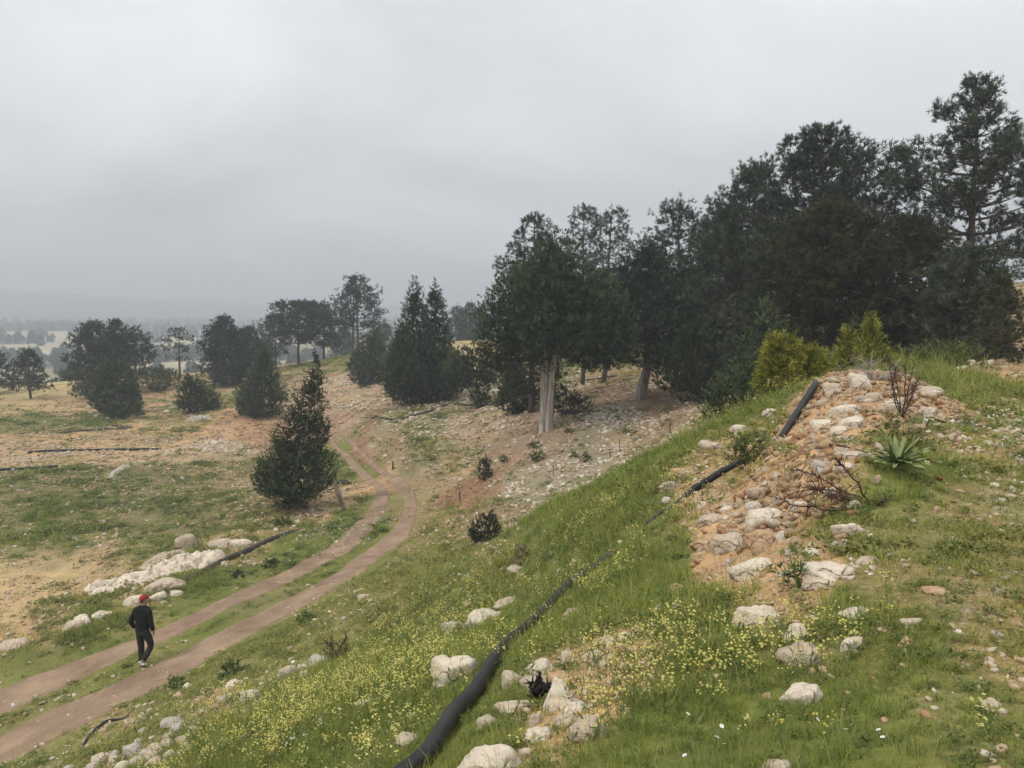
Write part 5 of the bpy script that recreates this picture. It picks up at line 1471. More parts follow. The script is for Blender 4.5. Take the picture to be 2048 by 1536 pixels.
def big_leaf_plant():
    g = rayp(1795, 938)
    e = empty('large_leaved_plant', g, 'large-leaved green plant at the right foot of the mound', 'plant')
    rng = np.random.default_rng(66)
    M = Mat('broad_leaf', 0.6, 0.25)
    M.color(M.ramp(M.noise(7, 4), [(0.3, (0.12, 0.165, 0.055)), (0.7, (0.22, 0.27, 0.11))]))
    ROCK_SPOTS.append((g[0], g[1], 0.16))
    for k in range(44):
        a = k * 2.399 + 0.3 * rng.normal()
        el = 0.45 + 0.85 * rng.random()
        L = 0.26 + 0.16 * rng.random(); W = 0.034 + 0.018 * rng.random()
        n = 9
        q = np.linspace(0, 1, n)
        w = W * np.sin(np.clip(q * 0.94 + 0.06, 0, 1) * math.pi) ** 0.7 * 0.5
        rad = L * q * math.cos(el) * (1 + 0.15 * q); up = L * (q * math.sin(el) - 0.55 * q ** 2 * (1 - el * 0.6))
        cx, sx = math.cos(a), math.sin(a)
        rows = []
        for s, lift in ((-1, 0.35), (0, 0.0), (1, 0.35)):
            wav = 0.010 * np.sin(q * 13 + k + s)
            x = rad * cx - s * w * sx; y = rad * sx + s * w * cx
            rows.append(np.stack([x, y, up + lift * w + wav * abs(s) + 0.03], 1))
        V = np.vstack(rows)
        idx = np.arange(3 * n).reshape(3, n)
        F = np.stack([idx[:-1, :-1], idx[1:, :-1], idx[1:, 1:], idx[:-1, 1:]], -1).reshape(-1, 4)
        obj('leaf', mesh_np('leaf', V, F), M.m, e)


big_leaf_plant()

# leafy weeds that stand out singly
WEEDS = [('green_bush', 'feathery green bush beside the pipe on the mound flank', 'bush', 1502, 925, [('d', 1500, 862, 922, 36, 0), ('e', 1475, 885, 928, 26, 0)], 'shrub', 90, 0.07, 0.014),
         ('weed_clump', 'dark green weed clump left of the wheel rut near the roadside pipe', 'weed', 541, 1134, [('d', 541, 1118, 1134, 15, 0)], 'juniper_light', 60, 0.10, 0.03),
         ('weed_clump', 'small dark weed between the roadside pipe and the road', 'weed', 476, 1154, [('d', 476, 1140, 1154, 13, 0)], 'juniper_light', 60, 0.10, 0.03),
         ('weed_clump', 'dark green weed clump at the right edge of the road', 'weed', 612, 1246, [('d', 613, 1222, 1246, 20, 0)], 'weed', 60, 0.10, 0.03),
         ('weed_clump', 'bushy weed above the roadside stones on the lower slope', 'weed', 463, 1352, [('d', 463, 1318, 1352, 22, 0)], 'weed', 70, 0.09, 0.026),
         ('weed_clump', 'bushy weed touching the white roadside stone', 'weed', 354, 1378, [('d', 355, 1350, 1378, 19, 0)], 'weed', 70, 0.09, 0.026),
         ('weed_clump', 'bushy dark weed on the left road bank by the bend', 'weed', 566, 1050, [('d', 567, 1034, 1052, 17, 0)], 'shrub', 50, 0.12, 0.035),
         ('weed_clump', 'green weed beside the white block at the mound foot', 'weed', 1620, 1165, [('d', 1590, 1120, 1165, 36, 0)], 'weed', 130, 0.06, 0.012),
         ('weed_clump', 'pale flowering weed behind the large-leaved plant', 'weed', 1785, 888, [('d', 1780, 835, 885, 34, 0), ('e', 1830, 860, 890, 20, 0)], 'shrub', 90, 0.06, 0.012),
         ('weed_clump', 'brownish bush on the slope below the small rounded juniper', 'weed', 1045, 1130, [('d', 1048, 1092, 1130, 22, 0)], 'dry', 60, 0.09, 0.015)]
for i, (nm, lab, cat, u, v, lobes, leaf, dens, bl, bw) in enumerate(WEEDS):
    juniper(nm, lab, cat, u, v, None, lobes, leaf=leaf, seed=400 + i, dens=dens, bl=bl, bw=bw, stem=bl * 1.6, nb=12, bark='twig', up=0.7, spread=0.95)


# ------------------------------------------------------------------ farmhouses far out on the plain
def farmhouse(x, y, w, label, seed):
    z = float(height(np.array([x]), np.array([y]))[0])
    e = empty('farmhouse', (x, y, z - 0.5), label, 'house', 'farmhouses on the plain', rz=seed * 0.7)
    wall = Mat('whitewash', 0.9, 0.2); wall.color(wall.ramp(wall.noise(0.4, 3), [(0.3, (0.62, 0.6, 0.56)), (0.7, (0.78, 0.77, 0.74))]))
    roof = Mat('roof_tin', 0.7, 0.2); roof.color(roof.ramp(roof.noise(0.5, 3), [(0.3, (0.3, 0.24, 0.2)), (0.7, (0.42, 0.36, 0.32))]))
    d, h = w * 0.6, 5.0
    V = np.array([(-w, -d, 0), (w, -d, 0), (w, d, 0), (-w, d, 0), (-w, -d, h), (w, -d, h), (w, d, h), (-w, d, h), (-w, 0, h + 2.6), (w, 0, h + 2.6)]) * np.array([0.5, 0.5, 1])
    me = mesh_np('wall', V, [np.array([(0, 1, 5, 4), (2, 3, 7, 6)]), np.array([(0, 4, 3), (4, 7, 3), (4, 8, 7), (1, 2, 5), (5, 2, 6), (5, 6, 9)])], False)
    obj('wall', me, wall.m, e)
    k = 1.06
    R = np.array([(-w * k, -d * 1.1, h - 0.25), (w * k, -d * 1.1, h - 0.25), (w * k, 0, h + 2.75), (-w * k, 0, h + 2.75), (w * k, d * 1.1, h - 0.25), (-w * k, d * 1.1, h - 0.25)]) * np.array([0.5, 0.5, 1])
    R = np.vstack([R, R + [0, 0, 0.25]])
    me = mesh_np('roof', R, np.array([(0, 1, 2, 3), (3, 2, 4, 5), (6, 9, 8, 7), (9, 11, 10, 8), (0, 6, 7, 1), (5, 4, 10, 11)]), False)
    obj('roof', me, roof.m, e)
    dark = Mat('dark_window', 0.4, 0.4); dark.color((0.05, 0.05, 0.06))
    for sx in (-0.3, 0.0, 0.3):
        V = np.array([(sx * w - 0.6, -d * 0.5 - 0.02, 1.6), (sx * w + 0.6, -d * 0.5 - 0.02, 1.6), (sx * w + 0.6, -d * 0.5 - 0.02, 3.2), (sx * w - 0.6, -d * 0.5 - 0.02, 3.2)])
        obj('window', mesh_np('window', np.vstack([V, V + [0, 0.3, 0]]), np.array([(0, 1, 2, 3), (7, 6, 5, 4)]), False), dark.m, e)


for (u, Y, w, lab, sd) in [(321, 1500, 20, 'white farmhouse on the plain above the lone tiered pine', 0), (135, 1100, 12, 'small white house on the plain left of the dense pine clump', 1)]:
    farmhouse(float(pix_dir(u, 700)[0]) * Y, Y, w, lab, sd)


# ------------------------------------------------------------------ the walker
def skin(name, joints, links, root, levels=2):
    """joints: name -> ((x,y,z), (rx, ry)); a continuous surface grown round the links"""
    keys = list(joints)
    me = bpy.data.meshes.new(name)
    me.from_pydata([joints[k][0] for k in keys], [(keys.index(a), keys.index(b)) for a, b in links], [])
    o = bpy.data.objects.new(name, me)
    COL.objects.link(o)
    o.modifiers.new('skin', 'SKIN').use_smooth_shade = True
    sv = me.skin_vertices[0].data
    for i, k in enumerate(keys):
        r = joints[k][1]
        sv[i].radius = r if isinstance(r, tuple) else (r, r)
        sv[i].use_root = (k == root)
    s = o.modifiers.new('sub', 'SUBSURF'); s.levels = levels; s.render_levels = levels
    dg = bpy.context.evaluated_depsgraph_get()
    out = bpy.data.meshes.new_from_object(o.evaluated_get(dg))
    bpy.data.objects.remove(o); bpy.data.meshes.remove(me)
    out.name = name
    return out


def flat_mat(name, a, b, scale=30, rough=0.85):
    M = Mat(name, rough, 0.2)
    M.color(M.ramp(M.noise(scale, 4), [(0.3, a), (0.7, b)]))
    return M.m


def build_walker():
    g = rayp(289, 1331)
    e = tag(empty('person', g, 'person in black jacket and red cap walking up the dirt road', 'person', rz=math.radians(-14)))
    LH, RH = (-0.23, 0.05, 0.86), (0.25, 0.06, 0.84)
    J = {'pelvis': ((0, 0, 0.93), (0.12, 0.085)), 'waist': ((0, 0.0, 1.08), (0.12, 0.085)), 'chest': ((0.0, 0.02, 1.28), (0.15, 0.10)), 'neckb': ((0.0, 0.03, 1.44), (0.085, 0.075)), 'neck': ((0.005, 0.04, 1.505), (0.056, 0.058)),
         'jaw': ((0.01, 0.06, 1.56), (0.062, 0.07)), 'skull': ((0.015, 0.065, 1.635), (0.074, 0.09)), 'crown': ((0.015, 0.055, 1.695), (0.062, 0.075)),
         'ls': ((-0.19, 0.02, 1.39), 0.062), 'le': ((-0.315, -0.03, 1.10), 0.046), 'lw': ((-0.265, 0.04, 0.91), 0.034), 'lp': (LH, (0.042, 0.026)),
         'rs': ((0.19, 0.02, 1.39), 0.062), 're': ((0.25, -0.01, 1.10), 0.046), 'rw': ((0.255, 0.05, 0.91), 0.034), 'rp': (RH, (0.042, 0.026)),
         'lh': ((-0.09, 0, 0.86), 0.075), 'lk': ((-0.095, 0.03, 0.49), 0.06), 'la': ((-0.07, 0.0, 0.10), 0.042), 'lt': ((-0.075, 0.16, 0.045), 0.035),
         'rh': ((0.09, 0, 0.86), 0.075), 'rk': ((0.15, 0.10, 0.50), 0.06), 'ra': ((0.035, -0.10, 0.17), 0.042), 'rt': ((0.02, 0.03, 0.07), 0.035)}
    Lk = [('pelvis', 'waist'), ('waist', 'chest'), ('chest', 'neckb'), ('neckb', 'neck'), ('neck', 'jaw'), ('jaw', 'skull'), ('skull', 'crown'), ('neckb', 'ls'), ('ls', 'le'), ('le', 'lw'), ('lw', 'lp'), ('neckb', 'rs'), ('rs', 're'), ('re', 'rw'), ('rw', 'rp'),
          ('pelvis', 'lh'), ('lh', 'lk'), ('lk', 'la'), ('la', 'lt'), ('pelvis', 'rh'), ('rh', 'rk'), ('rk', 'ra'), ('ra', 'rt')]
    # five fingers on each hand, curled towards the pockets
    for s, (hx, hy, hz) in (('l', LH), ('r', RH)):
        for k in range(4):
            off = (k - 1.5) * 0.019
            ln = (0.030, 0.036, 0.034, 0.026)[k]
            J[f'{s}f{k}a'] = ((hx, hy + off, hz - 0.045), 0.0095); J[f'{s}f{k}b'] = ((hx + 0.004, hy + off, hz - 0.045 - ln), 0.0088); J[f'{s}f{k}c'] = ((hx + (0.018 if s == 'l' else -0.018), hy + off, hz - 0.05 - ln * 1.7), 0.0075)
            Lk += [(f'{s}p', f'{s}f{k}a'), (f'{s}f{k}a', f'{s}f{k}b'), (f'{s}f{k}b', f'{s}f{k}c')]
        J[f'{s}ta'] = ((hx, hy + 0.05, hz - 0.005), 0.011); J[f'{s}tb'] = ((hx + (0.012 if s == 'l' else -0.012), hy + 0.066, hz - 0.04), 0.009)
        Lk += [(f'{s}p', f'{s}ta'), (f'{s}ta', f'{s}tb')]
    skin_m = flat_mat('skin', (0.36, 0.2, 0.14), (0.44, 0.26, 0.185), 12, 0.6)
    body = obj('body', skin('body', J, Lk, 'pelvis'), skin_m, e)
    jk = {'hem': ((0, 0, 0.86), (0.182, 0.13)), 'hip': ((0, 0, 0.95), (0.182, 0.128)), 'waist': ((0, 0.0, 1.05), (0.178, 0.125)), 'chest': ((0, 0.02, 1.27), (0.195, 0.14)), 'sh': ((0, 0.025, 1.41), (0.16, 0.118)), 'col': ((0.004, 0.035, 1.50), (0.085, 0.085)), 'colt': ((0.006, 0.04, 1.535), (0.072, 0.075)),
          'ls': ((-0.185, 0.02, 1.385), 0.078), 'le': ((-0.315, -0.03, 1.10), 0.068), 'lw': ((-0.262, 0.045, 0.90), 0.052), 'rs': ((0.185, 0.02, 1.385), 0.078), 're': ((0.25, -0.01, 1.10), 0.066), 'rw': ((0.255, 0.052, 0.885), 0.052)}
    obj('jacket', skin('jacket', jk, [('hem', 'hip'), ('hip', 'waist'), ('waist', 'chest'), ('chest', 'sh'), ('sh', 'col'), ('col', 'colt'), ('sh', 'ls'), ('ls', 'le'), ('le', 'lw'), ('sh', 'rs'), ('rs', 're'), ('re', 'rw')], 'chest'), flat_mat('black_fleece', (0.006, 0.006, 0.007), (0.011, 0.011, 0.012)), e)
    tr = {'p': ((0, 0, 0.99), (0.165, 0.118)), 'pm': ((0, 0, 0.91), (0.168, 0.12)), 'lh': ((-0.09, 0, 0.84), 0.105), 'lk': ((-0.095, 0.03, 0.48), 0.08), 'la': ((-0.075, 0.0, 0.075), 0.07), 'rh': ((0.09, 0, 0.84), 0.105), 'rk': ((0.15, 0.10, 0.49), 0.08), 'ra': ((0.04, -0.095, 0.145), 0.068)}
    obj('trousers', skin('trousers', tr, [('p', 'pm'), ('pm', 'lh'), ('lh', 'lk'), ('lk', 'la'), ('pm', 'rh'), ('rh', 'rk'), ('rk', 'ra')], 'p'), flat_mat('charcoal_cloth', (0.017, 0.017, 0.017), (0.026, 0.026, 0.025)), e)
    white = flat_mat('white_leather', (0.55, 0.53, 0.5), (0.72, 0.71, 0.68), 40, 0.6)
    sole = flat_mat('grey_sole', (0.16, 0.15, 0.14), (0.26, 0.25, 0.23), 40)
    for (hx, hy, hz, tilt) in ((-0.075, -0.05, 0.055, 0.0), (0.035, -0.13, 0.115, -0.5)):
        sh = {'h': ((0, 0, 0), (0.043, 0.05)), 'm': ((0, 0.10, -0.004), (0.046, 0.045)), 'b': ((0, 0.19, -0.014), (0.05, 0.034)), 't': ((0, 0.255, -0.018), (0.036, 0.026)), 'ank': ((0, 0.01, 0.06), (0.046, 0.05))}
        so = obj('shoe', skin('shoe', sh, [('ank', 'h'), ('h', 'm'), ('m', 'b'), ('b', 't')], 'h'), white, e, (hx, hy, hz))
        so.rotation_euler = (tilt, 0, 0.1)
        sl = {'h': ((0, -0.02, -0.042), (0.042, 0.014)), 'm': ((0, 0.1, -0.042), (0.04, 0.013)), 't': ((0, 0.25, -0.036), (0.042, 0.012))}
        obj('sole', skin('sole', sl, [('h', 'm'), ('m', 't')], 'm'), sole, so)
    # cap: dome with a brim facing away and a strap gap at the back
    V, F = ICO[3]
    keep = V[:, 2] > -0.08
    D = V * np.array([0.095, 0.112, 0.10])
    mp = -np.ones(len(V), int); mp[keep] = np.arange(keep.sum())
    Fk = F[keep[F].all(1)]
    cap_m = flat_mat('red_cotton', (0.22, 0.02, 0.025), (0.31, 0.036, 0.04), 40)
    cap = obj('cap', mesh_np('cap', D[keep], mp[Fk]), cap_m, e, (0.016, 0.06, 1.672))
    a = np.linspace(0.25 * math.pi - 0.3, 0.75 * math.pi + 0.3, 12)
    inner = np.stack([0.088 * np.cos(a), 0.10 * np.sin(a), np.full(12, 0.0)], 1)
    outer = np.stack([0.092 * np.cos(a), 0.10 * np.sin(a) + 0.085 * np.sin(a) ** 2, np.full(12, -0.022)], 1)
    R = np.vstack([inner, outer, inner - [0, 0, 0.006], outer - [0, 0, 0.006]])
    i = np.arange(11)
    Fb = np.vstack([np.stack([i, i + 1, i + 13, i + 12], 1), np.stack([i + 24, i + 36, i + 37, i + 25], 1), np.stack([i + 12, i + 13, i + 37, i + 36], 1)])
    obj('brim', mesh_np('brim', R, Fb), cap_m, cap)
    hair_m = flat_mat('dark_hair', (0.02, 0.016, 0.014), (0.05, 0.04, 0.034), 60)
    hr = {'a': ((0.015, -0.018, 1.665), (0.05, 0.02)), 'b': ((0.012, -0.024, 1.625), (0.05, 0.016)), 'c': ((0.01, -0.014, 1.59), (0.04, 0.012))}
    obj('hair', skin('hair', hr, [('a', 'b'), ('b', 'c')], 'b'), hair_m, e)
    # face on the far side: nose, ears, eyes
    for sx in (-1, 1):
        ear = {'a': ((0.015 + sx * 0.078, 0.055, 1.635), (0.010, 0.016)), 'b': ((0.015 + sx * 0.083, 0.045, 1.605), (0.010, 0.018)), 'c': ((0.015 + sx * 0.076, 0.055, 1.575), (0.008, 0.012))}
        obj('ear', skin('ear', ear, [('a', 'b'), ('b', 'c')], 'b', 1), skin_m, e)
        eye = obj('eye', mesh_np('eye', ICO[2][0] * 0.012, ICO[2][1]), flat_mat('eye_white', (0.5, 0.48, 0.46), (0.6, 0.58, 0.56)), e, (0.015 + sx * 0.03, 0.147, 1.63))
    ns = {'a': ((0.015, 0.15, 1.63), 0.010), 'b': ((0.015, 0.168, 1.60), 0.013)}
    obj('nose', skin('nose', ns, [('a', 'b')], 'a', 1), skin_m, e)
    mo = {'a': ((-0.008, 0.135, 1.565), 0.007), 'b': ((0.015, 0.14, 1.563), 0.008), 'c': ((0.038, 0.135, 1.565), 0.007)}
    obj('mouth', skin('mouth', mo, [('a', 'b'), ('b', 'c')], 'b', 1), flat_mat('lips', (0.3, 0.13, 0.1), (0.34, 0.16, 0.13)), e)


build_walker()


# ------------------------------------------------------------------ stuff nobody could count: grass, flowers, pebbles, far woods
def scatter(name, label, protos, pts, rot, scl, vid, tint):
    """one object: points that carry a small plant or pebble each"""
    coll = bpy.data.collections.new(name + '_kinds')
    for k, me in enumerate(protos):
        coll.objects.link(bpy.data.objects.new('%s_kind_%02d' % (name, k), me))
    me = bpy.data.meshes.new(name)
    me.vertices.add(len(pts))
    me.vertices.foreach_set('co', np.asarray(pts, np.float32).ravel())
    a = me.attributes.new('rot', 'FLOAT_VECTOR', 'POINT'); a.data.foreach_set('vector', np.asarray(rot, np.float32).ravel())
    a = me.attributes.new('scl', 'FLOAT_VECTOR', 'POINT'); a.data.foreach_set('vector', np.asarray(scl, np.float32).ravel())
    a = me.attributes.new('vid', 'INT', 'POINT'); a.data.foreach_set('value', np.asarray(vid, np.int32))
    fattr(me, 'itint', tint)
    o = obj(name, me)
    ng = bpy.data.node_groups.new(name + '_nodes', 'GeometryNodeTree')
    ng.interface.new_socket('Geometry', in_out='INPUT', socket_type='NodeSocketGeometry')
    ng.interface.new_socket('Geometry', in_out='OUTPUT', socket_type='NodeSocketGeometry')
    gi = ng.nodes.new('NodeGroupInput'); go = ng.nodes.new('NodeGroupOutput')
    ci = ng.nodes.new('GeometryNodeCollectionInfo')
    ci.inputs['Collection'].default_value = coll
    ci.inputs['Separate Children'].default_value = True; ci.inputs['Reset Children'].default_value = True
    ip = ng.nodes.new('GeometryNodeInstanceOnPoints')
    ip.inputs['Pick Instance'].default_value = True

    def named(n, typ):
        x = ng.nodes.new('GeometryNodeInputNamedAttribute'); x.data_type = typ; x.inputs['Name'].default_value = n
        return x.outputs['Attribute']
    er = ng.nodes.new('FunctionNodeEulerToRotation')
    lk = ng.links.new
    lk(named('rot', 'FLOAT_VECTOR'), er.inputs[0])
    lk(gi.outputs[0], ip.inputs['Points']); lk(ci.outputs[0], ip.inputs['Instance'])
    lk(named('vid', 'INT'), ip.inputs['Instance Index']); lk(er.outputs[0], ip.inputs['Rotation']); lk(named('scl', 'FLOAT_VECTOR'), ip.inputs['Scale'])
    lk(ip.outputs[0], go.inputs[0])
    o.modifiers.new('spread', 'NODES').node_group = ng
    return tag(o, label, kind='stuff')


def blade_mat(name, stops, rough=0.65):
    """colour from the plant's own tint and the blade's"""
    M = Mat(name, rough, 0.2)
    t = M.math('ADD', M.math('MULTIPLY', M.attr('itint', 'INSTANCER', 'Fac'), 0.7), M.math('MULTIPLY', M.attr('tint', out='Fac'), 0.3))
    c = M.ramp(t, stops)
    M.color(c)
    tr = M.n('ShaderNodeBsdfTranslucent')
    M.link(c, tr.inputs[0])
    mx = M.n('ShaderNodeMixShader', i_0=0.28)
    M.link(M.b.outputs[0], mx.inputs[1]); M.link(tr.outputs[0], mx.inputs[2])
    M.link(mx.outputs[0], M.out.inputs[0])
    return M.m


def tuft(name, n, rad, hmin, hmax, wid, lean, mat, seed, droop=0.35):
    rng = np.random.default_rng(seed)
    a = rng.random(n) * 6.283; r = rad * np.sqrt(rng.random(n))
    b = np.stack([np.cos(a) * r, np.sin(a) * r, np.full(n, -0.015)], 1)
    h = hmin + (hmax - hmin) * rng.random(n) ** 1.3
    la = a + rng.normal(size=n) * 0.9; ll = h * lean * (0.3 + rng.random(n))
    tip = b + np.stack([np.cos(la) * ll, np.sin(la) * ll, h], 1)
    mid = b + (tip - b) * 0.55 + np.stack([-np.cos(la) * ll * 0.18, -np.sin(la) * ll * 0.18, h * 0.12], 1)
    tip = tip - np.stack([0 * h, 0 * h, h * droop * rng.random(n)], 1)
    sd = rng.random(n) * 6.283
    s = np.stack([np.cos(sd), np.sin(sd), 0 * sd], 1) * (wid * (0.6 + 0.8 * rng.random(n)) * 0.5)[:, None]
    V = np.stack([b - s, b + s, mid - s * 0.8, mid + s * 0.8, tip], 1).reshape(-1, 3)
    i = np.arange(n) * 5
    F = [np.stack([i, i + 1, i + 3, i + 2], 1), np.stack([i + 2, i + 3, i + 4], 1)]
    me = mesh_np(name, V, F, False)
    t = rng.random(n)
    fattr(me, 'tint', np.stack([t * 0.6, t * 0.6, t, t, np.minimum(1, t + 0.3)], 1).ravel())
    me.materials.append(mat)
    return me


def herb(name, n, rad, hh, ll, ww, mat, seed):
    """low leafy rosette: small broad leaves"""
    rng = np.random.default_rng(seed)
    P = np.stack([rng.normal(size=n) * rad * 0.5, rng.normal(size=n) * rad * 0.5, hh * rng.random(n)], 1)
    D = unit(np.stack([rng.normal(size=n), rng.normal(size=n), 0.25 + 0.5 * rng.random(n)], 1))
    S = unit(np.cross(D, unit(rng.normal(size=(n, 3)) * 0.5 + [0, 0, 1.0])))
    l = (ll * (0.6 + 0.8 * rng.random(n)))[:, None]; w = (ww * (0.6 + 0.8 * rng.random(n)))[:, None] * 0.5
    V = np.stack([P, P + D * l * 0.5 - S * w, P + D * l, P + D * l * 0.5 + S * w], 1).reshape(-1, 3)
    i = np.arange(n) * 4
    me = mesh_np(name, V, np.stack([i, i + 1, i + 2, i + 3], 1), False)
    fattr(me, 'tint', np.repeat(rng.random(n), 4))
    me.materials.append(mat)
    return me


def flower_stalks(name, n, hmin, hmax, petal, heads, stem_m, pet_m, seed, rad=0.06, white=False):
    rng = np.random.default_rng(seed)
    V, F, MI, off = [], [], [], 0

    def quad(a, b, c, d, m):
        nonlocal off
        V.extend([a, b, c, d]); F.append((off, off + 1, off + 2, off + 3)); MI.append(m); off += 4
    for _ in range(n):
        b = np.array([rng.normal() * rad, rng.normal() * rad, -0.02]); h = hmin + (hmax - hmin) * rng.random()
        t = b + np.array([rng.normal() * 0.16 * h, rng.normal() * 0.16 * h, h])
        m = (b + t) / 2 + rng.normal(size=3) * 0.02
        s = np.array([0.0011, 0.0007, 0])
        quad(b - s, b + s, m + s, m - s, 0); quad(m - s, m + s, t + s * 0.6, t - s * 0.6, 0)
        for k in range(3):       # stem leaves
            q = b + (t - b) * (0.15 + 0.2 * k); d = unit(np.array([rng.normal(), rng.normal(), 0.5])); l = 0.035 + 0.04 * rng.random(); w = unit(np.cross(d, [0, 0, 1.0])) * l * 0.13
            quad(q, q + d * l * 0.5 - w, q + d * l, q + d * l * 0.5 + w, 0)
        for k in range(heads):
            c = t + rng.normal(size=3) * np.array([0.016, 0.016, 0.02]) * (0 if heads == 1 else 1.15)
            up = unit(np.array([rng.normal() * 0.5, rng.normal() * 0.5, 1.0]))
            x = unit(np.cross(up, rng.normal(size=3))); y = np.cross(up, x)
            npet = 10 if white else 4
            for j in range(npet):
                a = j * 6.283 / npet
                d = x * math.cos(a) + y * math.sin(a); e = -x * math.sin(a) + y * math.cos(a)
                ww = petal * (0.2 if white else 0.5)
                quad(c + d * petal * 0.1, c + d * petal * 0.65 - e * ww + up * petal * 0.2, c + d * petal + up * petal * 0.1, c + d * petal * 0.65 + e * ww + up * petal * 0.2, 1)
            if white:
                quad(c + x * petal * 0.3 + up * 0.003, c + y * petal * 0.3 + up * 0.003, c - x * petal * 0.3 + up * 0.003, c - y * petal * 0.3 + up * 0.003, 2)
    me = mesh_np(name, np.array(V), np.array(F), False)
    me.materials.append(stem_m); me.materials.append(pet_m)
    me.polygons.foreach_set('material_index', np.array(MI, np.int32))
    fattr(me, 'tint', rng.random(len(V)))
    return me


GRASS_M = blade_mat('grass_blade', [(0.0, (0.095, 0.14, 0.026)), (0.4, (0.21, 0.255, 0.05)), (0.7, (0.31, 0.31, 0.075)), (1.0, (0.45, 0.375, 0.14))])
HERB_M = blade_mat('herb_leaf', [(0.0, (0.06, 0.095, 0.026)), (0.5, (0.125, 0.16, 0.04)), (1.0, (0.25, 0.225, 0.065))])
STEM_M = blade_mat('flower_stem', [(0.0, (0.06, 0.09, 0.025)), (1.0, (0.14, 0.17, 0.05))])
YEL_M = blade_mat('yellow_petal', [(0.0, (0.60, 0.50, 0.10)), (1.0, (0.76, 0.70, 0.26))])
WHT_M = blade_mat('white_petal', [(0.0, (0.72, 0.72, 0.70)), (1.0, (0.82, 0.82, 0.82))])


def sample(n, rmin, rmax, density, seed, amax=50):
    """points per square metre = density(x, y, r); returns x, y"""
    rng = np.random.default_rng(seed)
    out = []
    edges = np.exp(np.linspace(math.log(rmin), math.log(rmax), 15))
    A = math.radians(amax)
    for r0, r1 in zip(edges[:-1], edges[1:]):
        area = A * (r1 * r1 - r0 * r0)
        dmax = n(r0)
        m = int(area * dmax)
        r = np.sqrt(r0 * r0 + rng.random(m) * (r1 * r1 - r0 * r0)); th = (rng.random(m) * 2 - 1) * A
        x, y = np.sin(th) * r, np.cos(th) * r
        keep = rng.random(m) < density(x, y)
        out.append(np.stack([x[keep], y[keep]], 1))
    return np.vstack(out)


def clear_of(x, y):
    """1 in the open, 0 where a rock or a pipe lies"""
    m = np.ones(len(x))
    for (rx, ry, rr) in ROCK_SPOTS:
        m *= ((x - rx) ** 2 + (y - ry) ** 2 > rr * rr)
    for pts, r in PIPE_PATHS:
        d, _ = seg_dist(x, y, pts)
        m *= d > r * (2.0 if r < 0.05 else 1.2)
    return m


def w_of(x, y, d):
    W = cover(x, y)
    return sum(W[:, KEYS.index(k)] * v for k, v in d.items())


def build_grass():
    protos = [tuft('fine_grass', 30, 0.10, 0.05, 0.17, 0.005, 0.8, GRASS_M, k) for k in range(5)]
    protos += [tuft('short_grass', 34, 0.10, 0.025, 0.09, 0.006, 0.9, GRASS_M, 20 + k) for k in range(3)]
    protos += [tuft('tall_grass', 9, 0.10, 0.20, 0.42, 0.0045, 0.5, GRASS_M, 60 + k, 0.15) for k in range(3)]
    protos += [herb('herb', 34, 0.11, 0.05, 0.045, 0.022, HERB_M, 30 + k) for k in range(3)]
    # near and middle ground
    q = sample(lambda r: 290 * min(2.6, 5.0 / r) ** 1.2, 1.3, 105, lambda x, y: np.clip(0.7 + 1.4 * fbm(x, y, 0.8, 3, 78), 0.3, 1) * np.clip(w_of(x, y, {'G': 1.0, 'D': 0.9, 'S': 0.13, 'P': 0.10, 'R': 0.10, 'Y': 0.08, 'F': 0.5}), 0, 1) * (rut_dist(x, y) > -0.04 + 0.28 * fbm(x, y, 1.1, 4, 77)), 501)
    q = q[clear_of(q[:, 0], q[:, 1]) > 0.5]
    x, y = q[:, 0], q[:, 1]
    rng = np.random.default_rng(502)
    n = len(q)
    r = np.hypot(x, y)
    W = cover(x, y)
    lush = W[:, 0]
    roadside = np.exp(-(np.maximum(rut_dist(x, y), 0) / 1.0) ** 2) * smooth(13, 18, r)
    patch = fbm(x, y, 0.55, 4, 503)
    kind = rng.random(n)
    vid = np.where(kind < 0.22 + 0.15 * patch, 11 + rng.integers(0, 3, n), np.where((lush + 0.5 * patch > 0.45 + 0.2 * rng.random(n)) & (roadside < 0.4), rng.integers(0, 5, n), 5 + rng.integers(0, 3, n)))
    vid = np.where((vid < 5) & (rng.random(n) < 0.16), 8 + rng.integers(0, 3, n), vid)
    dp, _ = seg_dist(x, y, PIPE_PATHS[0][0])
    low = 1 - 0.5 * np.exp(-(dp / 0.35) ** 2)
    big = (r / 5.0).clip(0.6, 16) ** 0.5
    s = big * (0.65 + 0.6 * rng.random(n)) * (0.72 + 0.55 * patch) * (1 - 0.3 * roadside) * low
    scl = np.stack([s * (1 + 0.12 * (big - 1)), s * (1 + 0.12 * (big - 1)), s * 0.95 / (1 + 0.15 * (big - 1))], 1)
    rot = np.stack([rng.normal(size=n) * 0.12, rng.normal(size=n) * 0.12, rng.random(n) * 6.283], 1)
    tint = np.clip(0.36 + 0.34 * W[:, 1] + 0.3 * (W[:, 2] + W[:, 4] + W[:, 5]) + 0.28 * patch + 0.2 * rng.normal(size=n) - 0.2 * smooth(20, 32, r) * (x < -3), 0, 1)
    tint = np.where((vid >= 8) & (vid <= 10), np.clip(tint + 0.35 * (rng.random(n) < 0.45), 0, 1), tint)
    scatter('grass', 'green grass and low herbs covering the slopes', protos, np.column_stack([q, height(x, y)]), rot, scl, vid, tint)
    print('grass', n)


